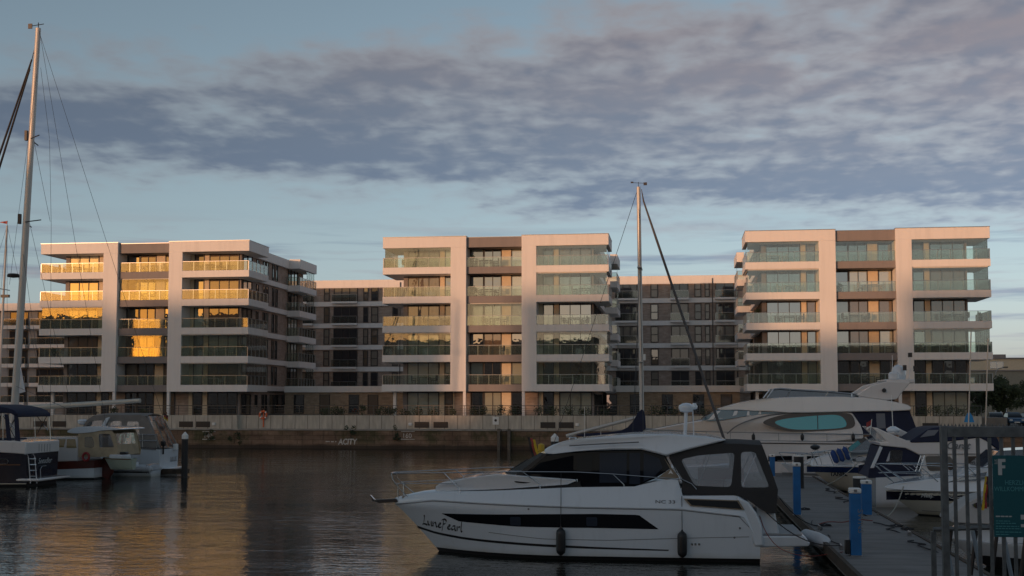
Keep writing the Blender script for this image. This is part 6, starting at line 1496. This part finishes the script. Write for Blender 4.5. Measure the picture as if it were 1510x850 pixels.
for wl in ws_: MB().plate(wl, lambda x, z: -(1.425 - .18 * (z - 2.0)), .004).build('tent_window', 'vinyl', tt)
tp5 = d3.SS([(116, 640), (126, 620), (134, 614), (154, 612), (205, 612.5), (214, 614)], 1.35); MB().grid([[(x, y * (1.42 - .18 * (z - 2.0)), z + .12 * (1 - y * y)) for y in (-1, -.6, -.2, .2, .6, 1)] for x, z in tp5]).build('tent_top', 'taupe_canvas', tt, smooth=True)
tb5 = d3.SS([(214, 614), (222, 630), (231, 650), (236, 661)], 1.35)
for ya, yb_, mm in ((-1, -.82, 'taupe_canvas'), (-.82, -.3, 'vinyl'), (-.3, -.15, 'taupe_canvas'), (-.15, .4, 'vinyl'), (.4, .55, 'taupe_canvas'), (.55, .88, 'vinyl'), (.88, 1, 'taupe_canvas')): MB().grid([[(x, y * (1.42 - .18 * (z - 2.0)), z) for y in (ya, yb_)] for x, z in tb5]).build('tent_back', mm, tt)
MB().slab(d3.SS([(156, 617), (162, 615), (154, 630), (148, 631)], 1.5), .06, -1.46).build('radar_arch', 'gelcoat', t, bevel=.02)
MB().slab(smooth_pts(d3.SS([(90, 662), (110, 650), (140, 640), (140, 662)], 1.2), 1), 1.2).build('foredeck', 'gelcoat', t, bevel=.05)
rb = MB()
for z_ in (641, 650): a, c = d3.P(195, z_, 1.62), d3.P(232, z_, 1.62); rb.tube([a, c], .02, 5)
for px in (196, 210, 231): a, c = d3.P(px, 640, 1.62), d3.P(px, 660, 1.58); rb.tube([a, c], .018, 5)
rb.build('side_rail', 'chrome', t)
p = at_x(251, 681, d3.x + L3_ + .02); text_obj('boat_name', 'ULUS', .42, (p.x - d3.x, p.y - d3.Y, p.z), 'letter_grey', t, 0, rot=(R(90), 0, R(90)), extrude=.001)
MB().box(L3_ - .1, L3_ + .5, -1.4, 1.4, .25, .38).build('bathing_platform', 'gelcoat', t, bevel=.04)
p = at_x(259, 659, d3.x + L3_ + .1); a = (p.x - d3.x, p.y - d3.Y, p.z); MB().box(a[0] - .1, a[0] + .1, a[1] - .2, a[1] + .2, a[2] - .2, a[2] + .18).build('locker', 'white_paint', t, bevel=.03)
q = d3.P(122, 622, .4); MB().lathe([(.1, -.2), (.3, -.12), (.32, .06), (.2, .14)], (q[0], -.4, q[2]), 14).build('radar_dome', 'gelcoat', t, smooth=True)
MB().tube([d3.P(132, 637, .4), d3.P(138, 622, .4), d3.P(143, 607, .4)], .03, 5).tube([d3.P(137, 609, .4), d3.P(146, 609, .4)], .02, 5).build('light_mast', 'dark_frame', t)
a = d3.P(240, 636, -.6); c = d3.P(246, 608, -.6)
en = thing('ensign', 'small German flag drooping from a staff at the stern of the taupe tented cruiser', 'flag', (d3.x + a[0], d3.Y + .6, 0)); MB().tube([(0, 0, a[2] - 1.0), (c[0] - a[0], 0, c[2])], .02, 5).build('staff', 'teak', en)
for i, m in enumerate(('letter_black', 'red_paint', 'gold')):
    MB().grid([[(.05 + .30 * k / 4, .03 * math.sin(k * 1.3), c[2] - .05 - .12 * i - .045 * k - .12 * j) for k in range(5)] for j in range(2)]).build('stripe', m, en)
om = thing('outboard_motor', 'black outboard motor on the stern rail of the taupe tented cruiser', 'outboard motor', (d3.x + L3_ + .1, d3.Y - 1.1, d3.S(0, 656, 0)[1]))
MB().box(-.14, .14, -.12, .12, 0, .32).build('cowl', 'black_plastic', om, bevel=.05); MB().box(-.04, .04, -.04, .04, -.5, 0).build('leg', 'black_plastic', om)
# inflatable dinghy
p = at_y(150, 703, 70.3)
dg = thing('inflatable_dinghy', 'white and grey inflatable dinghy floating beside the taupe tented cruiser', 'dinghy', (p.x, 70.3, 0))
q = at_y(232, 690, 70.3).x - p.x
for sg in (-1, 1): MB().tube([(.25, 0, .64), (.55, sg * .5, .58), (1.4, sg * .68, .48), (q - .15, sg * .68, .45), (q, sg * .66, .46)], [.17, .19, .2, .2, .08], 12).build('tube', 'rubber_white', dg, smooth=True)
HG = Hull(q - .1, 1.62, [(0, .42), (q, .34)], rake=.4, full=.45, p=1.9, flare=.8, z0=-.1); HG.shell(-.1, HG.zs, 'hull', 'gelcoat', dg)
HG.band(.1, q - .2, .24, .31, 'stripe', 'letter_black', dg, .03)
MB().box(q * .45, q * .62, -.4, .4, .5, .85).build('seat', 'gelcoat', dg, bevel=.06)
for xx in (q - .35, q - .2): MB().tube([(xx, -.72, .2), (xx, -.86, .5), (xx, -.7, .7), (xx, 0, .75), (xx, .7, .7)], .018, 5).build('hoop', 'chrome', dg, smooth=True)
ob = MB().box(.02, .2, -.9, -.7, .1, .5).build('outboard', 'black_plastic', dg, bevel=.04)
tag(MB().box(at_y(215, 690, 71.4).x, at_y(277, 690, 71.4).x, 71.2, 71.7, .1, .38).build('finger_pontoon', 'bark', bevel=.02), 'dark timber finger pontoon at the foot of the capped pile on the left', 'pontoon')
# second thin mast at the far left with a burgee
m2 = Boat('moored_sloop', 'sloop beyond the left boats of which a thin mast with a burgee shows', 'sailing yacht', -110, 690, 82, plane_dy=1)
HM = Hull(9.6, 3.0, [(0, 1.5), (9.6, 1.1)], rake=1.4, full=.5, p=1.9, flare=.7, tail=.4); HM.shell(-.3, HM.zs, 'hull', 'gelcoat', m2.t)
MB().slab(smooth_pts([(2.5, 1.2), (3.2, 1.7), (6.5, 1.75), (6.8, 1.2)], 1), .9).build('coach_roof', 'gelcoat', m2.t, bevel=.05)
a, c = m2.P(-4, 620, 0), m2.P(10.5, 333, 0); MB().tube([(a[0] - .05, 0, 1.5), c], [.11, .07], 8).build('mast', 'alu_mast', m2.t, smooth=True)
w = MB()
for e_ in ((a[0] - 4.3, 0, 1.4), (a[0] + 4.5, 0, 1.2), (a[0], -1.4, 1.2), (a[0], 1.4, 1.2)): w.tube([c, e_], .011, 4)
w.build('rigging', 'wire', m2.t)
p = m2.P(4, 437, 0); MB().box(p[0] - .1, p[0] + .5, -.1, .1, p[2] - .1, p[2] + .1).tube([(p[0], -.9, p[2] + .5), (p[0], .9, p[2] + .5)], .03, 5).build('spreader', 'dark_frame', m2.t)
bg = thing('burgee', 'small dark red triangular burgee flying at the thin masthead on the far left', 'flag', (m2.x + c[0], 82, c[2])); MB().tube([(0, 0, 0), (0.02, 0, .35)], .015, 4).build('staff', 'wire', bg)
MB().grid([[(.02 - .6 * k / 4, .03 * math.sin(k * 2), .35 - .08 * k / 4 - (.24 * (1 - k / 4 * .85)) * j) for k in range(5)] for j in range(2)]).build('cloth', 'red_paint', bg)
# ------------------------------------------------------------------ trees, parked cars and lamp at the right edge
def tree(px, Y, h, cw, label, n=2600, seed=1):
    random.seed(seed); p = at_y(px, 600, Y); t = thing('broadleaf_tree', label, 'tree', (p.x, Y, 1.79), 0, 'trees by the car park')
    tb = MB().tube([(0, 0, -.1), (.05, 0, h * .3), (0, .1, h * .62)], [.16, .12, .06], 8)
    cl = []
    for i in range(13):
        a = random.uniform(0, 6.28); r = cw * random.uniform(.15, .42); zz = h * random.uniform(.38, .86) - r * .15
        c = (r * math.cos(a), r * math.sin(a), zz); cl.append(c); z0 = h * random.uniform(.25, .5)
        tb.tube([(0, 0, z0), (c[0] * .5, c[1] * .5, (z0 + c[2]) / 2 - .05), c], [.06, .04, .015], 5)
    tb.build('trunk', 'bark', t)
    mb = MB()
    for i, c in enumerate(cl): leaves(mb, c, cw * random.uniform(.16, .27), n // 13, .17, .8)
    mb.build('crown', 'leaf_mid', t, recalc=False)
tree(1480, 150, 6.0, 5.6, 'round leafy tree behind the parked cars at the right edge', 6500, 3)
tree(1440, 156, 5.4, 4.6, 'dark tree partly hidden behind the right apartment block', 2400, 5)
tree(1528, 158, 6.2, 5.0, 'leafy tree cut by the right edge of the photo', 2400, 8)
def car(px, Y, m, label, rz):
    p = at_y(px, 610, Y); t = thing('parked_car', label, 'car', (p.x, Y, 1.79), R(rz), 'cars parked beyond the quay')
    body = [(-2.1, .3), (-2.15, .62), (-2.0, .86), (-1.2, .95), (1.7, 1.0), (2.1, .85), (2.15, .4), (2.0, .28)]
    MB().slab(smooth_pts(body, 1), lambda x, z: .86 - .06 * abs(z - .6)).build('body', m, t, bevel=.05)
    MB().slab([(-1.25, .93), (-.5, 1.42), (1.0, 1.45), (1.75, .98)], lambda x, z: .78 - .28 * (z - .93)).build('cabin', 'boat_glass', t, bevel=.04)
    MB().slab([(-.48, 1.425), (1.0, 1.455), (.95, 1.50), (-.4, 1.475)], .60).build('roof', m, t, bevel=.02)
    for x in (-1.35, 1.35):
        for y in (-.80, .62): MB().lathe([(.32, 0), (.33, .04), (.33, .16), (.32, .2)], (x, y, .32), 14, 'y').build('wheel', 'black_plastic', t)
    for y in (-.62, .62): MB().box(-2.17, -2.05, y - .16, y + .16, .60, .76).build('headlight', 'white_paint', t, bevel=.03)
    MB().box(-2.18, -2.12, -.28, .28, .38, .50).build('number_plate', 'white_paint', t)
mat('silver_paint', (0.42, 0.42, 0.42), .3, .3); mat('blue_car', (0.03, 0.08, 0.16), .3, .3); mat('dark_car', (0.03, 0.03, 0.035), .3)
car(1468, 140, 'silver_paint', 'silver parked car facing the water at the far right', 82); car(1494, 140.6, 'blue_car', 'blue parked car beside the silver one under the tree', 86); car(1520, 141, 'dark_car', 'dark parked car cut by the right edge of the photo', 92)
p = at_y(1455, 592, 170)
t = thing('street_lamp', 'tall street lamp with a curved arm before the grey block', 'street lamp', (p.x, 165, 1.79))
hh = at_y(1480, 542, 165); MB().tube([(0, 0, 0), (0, 0, 6.4), (.3, 0, 6.9), (hh.x - p.x, 0, hh.z - 1.79)], .05, 6).build('pole', 'steel', t); MB().box(hh.x - p.x - .1, hh.x - p.x + .5, -.15, .15, hh.z - 1.85, hh.z - 1.7).build('lamp_head', 'dark_frame', t)
p = at_y(1446, 600, YW - 1); q = at_y(1427, 615, 60)
t = thing('parasol', 'folded bright blue parasol standing on the promenade at the right end', 'parasol', (at_y(1429, 615, YW - 1.6).x, YW - 1.6, 1.86)); MB().tube([(0, 0, 0), (0, 0, 2.2)], .03, 6).build('pole', 'alu_mast', t); MB().lathe([(.45, .75), (.3, 1.3), (.03, 1.7)], n=10).build('canopy', mat('bright_blue', (.02, .22, .5), .7), t)
for px in (1424, 1449):
    a = at_y(px + 6, 490 if px == 1424 else 500, 112); c = at_y(px, 620, 112)
    t = thing('bare_mast', 'thin leaning pale mast against the right apartment block, ' + ('left' if px == 1424 else 'right') + ' of the pair', 'mast', (c.x, 111.5, 0), 0, 'thin masts by the right block')
    MB().tube([(0, 0, 0), (a.x - c.x, 0, a.z)], .055, 6).build('pole', 'alu_mast', t); MB().tube([(-.4, 0, .0), (.4, 0, 0), (.5, 0, .7)], .05, 5).build('tabernacle', 'steel', t)

# ------------------------------------------------------------------ furniture and plants on the balconies
random.seed(11)
def chair_mesh(m):
    mb = MB().box(-.26, .26, -.26, .26, .40, .46).box(-.26, .26, .22, .28, .46, .95)
    for x in (-.24, .20):
        for y in (-.24, .20): mb.box(x, x + .04, y, y + .04, 0, .399)
        mb.box(x, x + .04, -.26, .22, .62, .66).box(x, x + .04, -.26, -.22, .46, .62)
    return mb
def table_mesh():
    mb = MB().box(-.65, .65, -.4, .4, .70, .74)
    for x in (-.6, .55):
        for y in (-.36, .31): mb.box(x, x + .05, y, y + .05, 0, .699)
    return mb
protos = {}
def place(kind, x, y, z, rz, label, m):
    key = (kind, m)
    if key not in protos:
        o = (chair_mesh(m) if kind == 'balcony_chair' else table_mesh()).build(kind, m); protos[key] = o
    else: o = protos[key].copy(); COL.objects.link(o)
    o.location = (x, y, z); o.rotation_euler = (0, 0, rz); tag(o, label, 'chair' if kind == 'balcony_chair' else 'table', 'furniture on the balconies')
mat('dark_wicker', (0.05, 0.04, 0.035), .7); mat('pale_furniture', (0.45, 0.42, 0.38), .7)
BAYS = (('left', 0.9, 6.9), ('centre', 8.9, 14.2), ('right', 16.2, 22.6))
num = ['', 'first', 'second', 'third', 'fourth', 'fifth']
for U, bn in ((U_L, 'left'), (U_M, 'middle'), (U_R, 'right')):
    for bi, (bay, a, c) in enumerate(BAYS):
        for k in range(1, 6):
            if random.random() < .18: continue
            z = floor_z(k); m = 'dark_wicker' if random.random() < .62 else 'pale_furniture'; cx = random.uniform(a + 1.6, c - 1.4)
            w_ = '%s floor %s balcony of the %s block' % (num[k], bay, bn); cn_ = 'dark' if m == 'dark_wicker' else 'pale'
            place('balcony_table', U + cx, YF + 1.15, z, 0, '%s table on the %s' % (cn_, w_), m)
            place('balcony_chair', U + cx - 1.05, YF + 1.1, z, R(90) + random.uniform(-.3, .3), '%s chair left of the table, %s' % (cn_, w_), m)
            place('balcony_chair', U + cx + 1.05, YF + 1.2, z, R(-90) + random.uniform(-.3, .3), '%s chair right of the table, %s' % (cn_, w_), m)
            if random.random() < .45:
                sx = random.choice([a + .25, c - .25]); 
                shrub('potted_plant', 'potted plant at the %s end, %s' % ('left' if sx < cx else 'right', w_), U + sx, YF + 1.0, z, .42, random.uniform(.8, 1.5), random.choice(['leaf_dark', 'leaf_mid']), 90, 'potted plants on the balconies', True, .10)
SKYLINE = [(-290, -215, 34), (-214.8, -181, 27), (-180.8, -175, 25), (-174.8, -145, 27), (-144.8, -135, 15), (-134.8, -114, 27.5), (-113.8, -97, 23), (-96.8, -86, 28), (-85, -20, 20), (-18, 80, 18)]  # heights and gap shaped for the facade shadow and window reflections
for i, (x0, x1, h) in enumerate(SKYLINE):
    back_house(x0, x1, -60, h, 'unseen shadow casting house behind the viewer, number %s from the west' % ['one', 'two', 'three', 'four', 'five', 'six', 'seven', 'eight', 'nine', 'ten'][i])
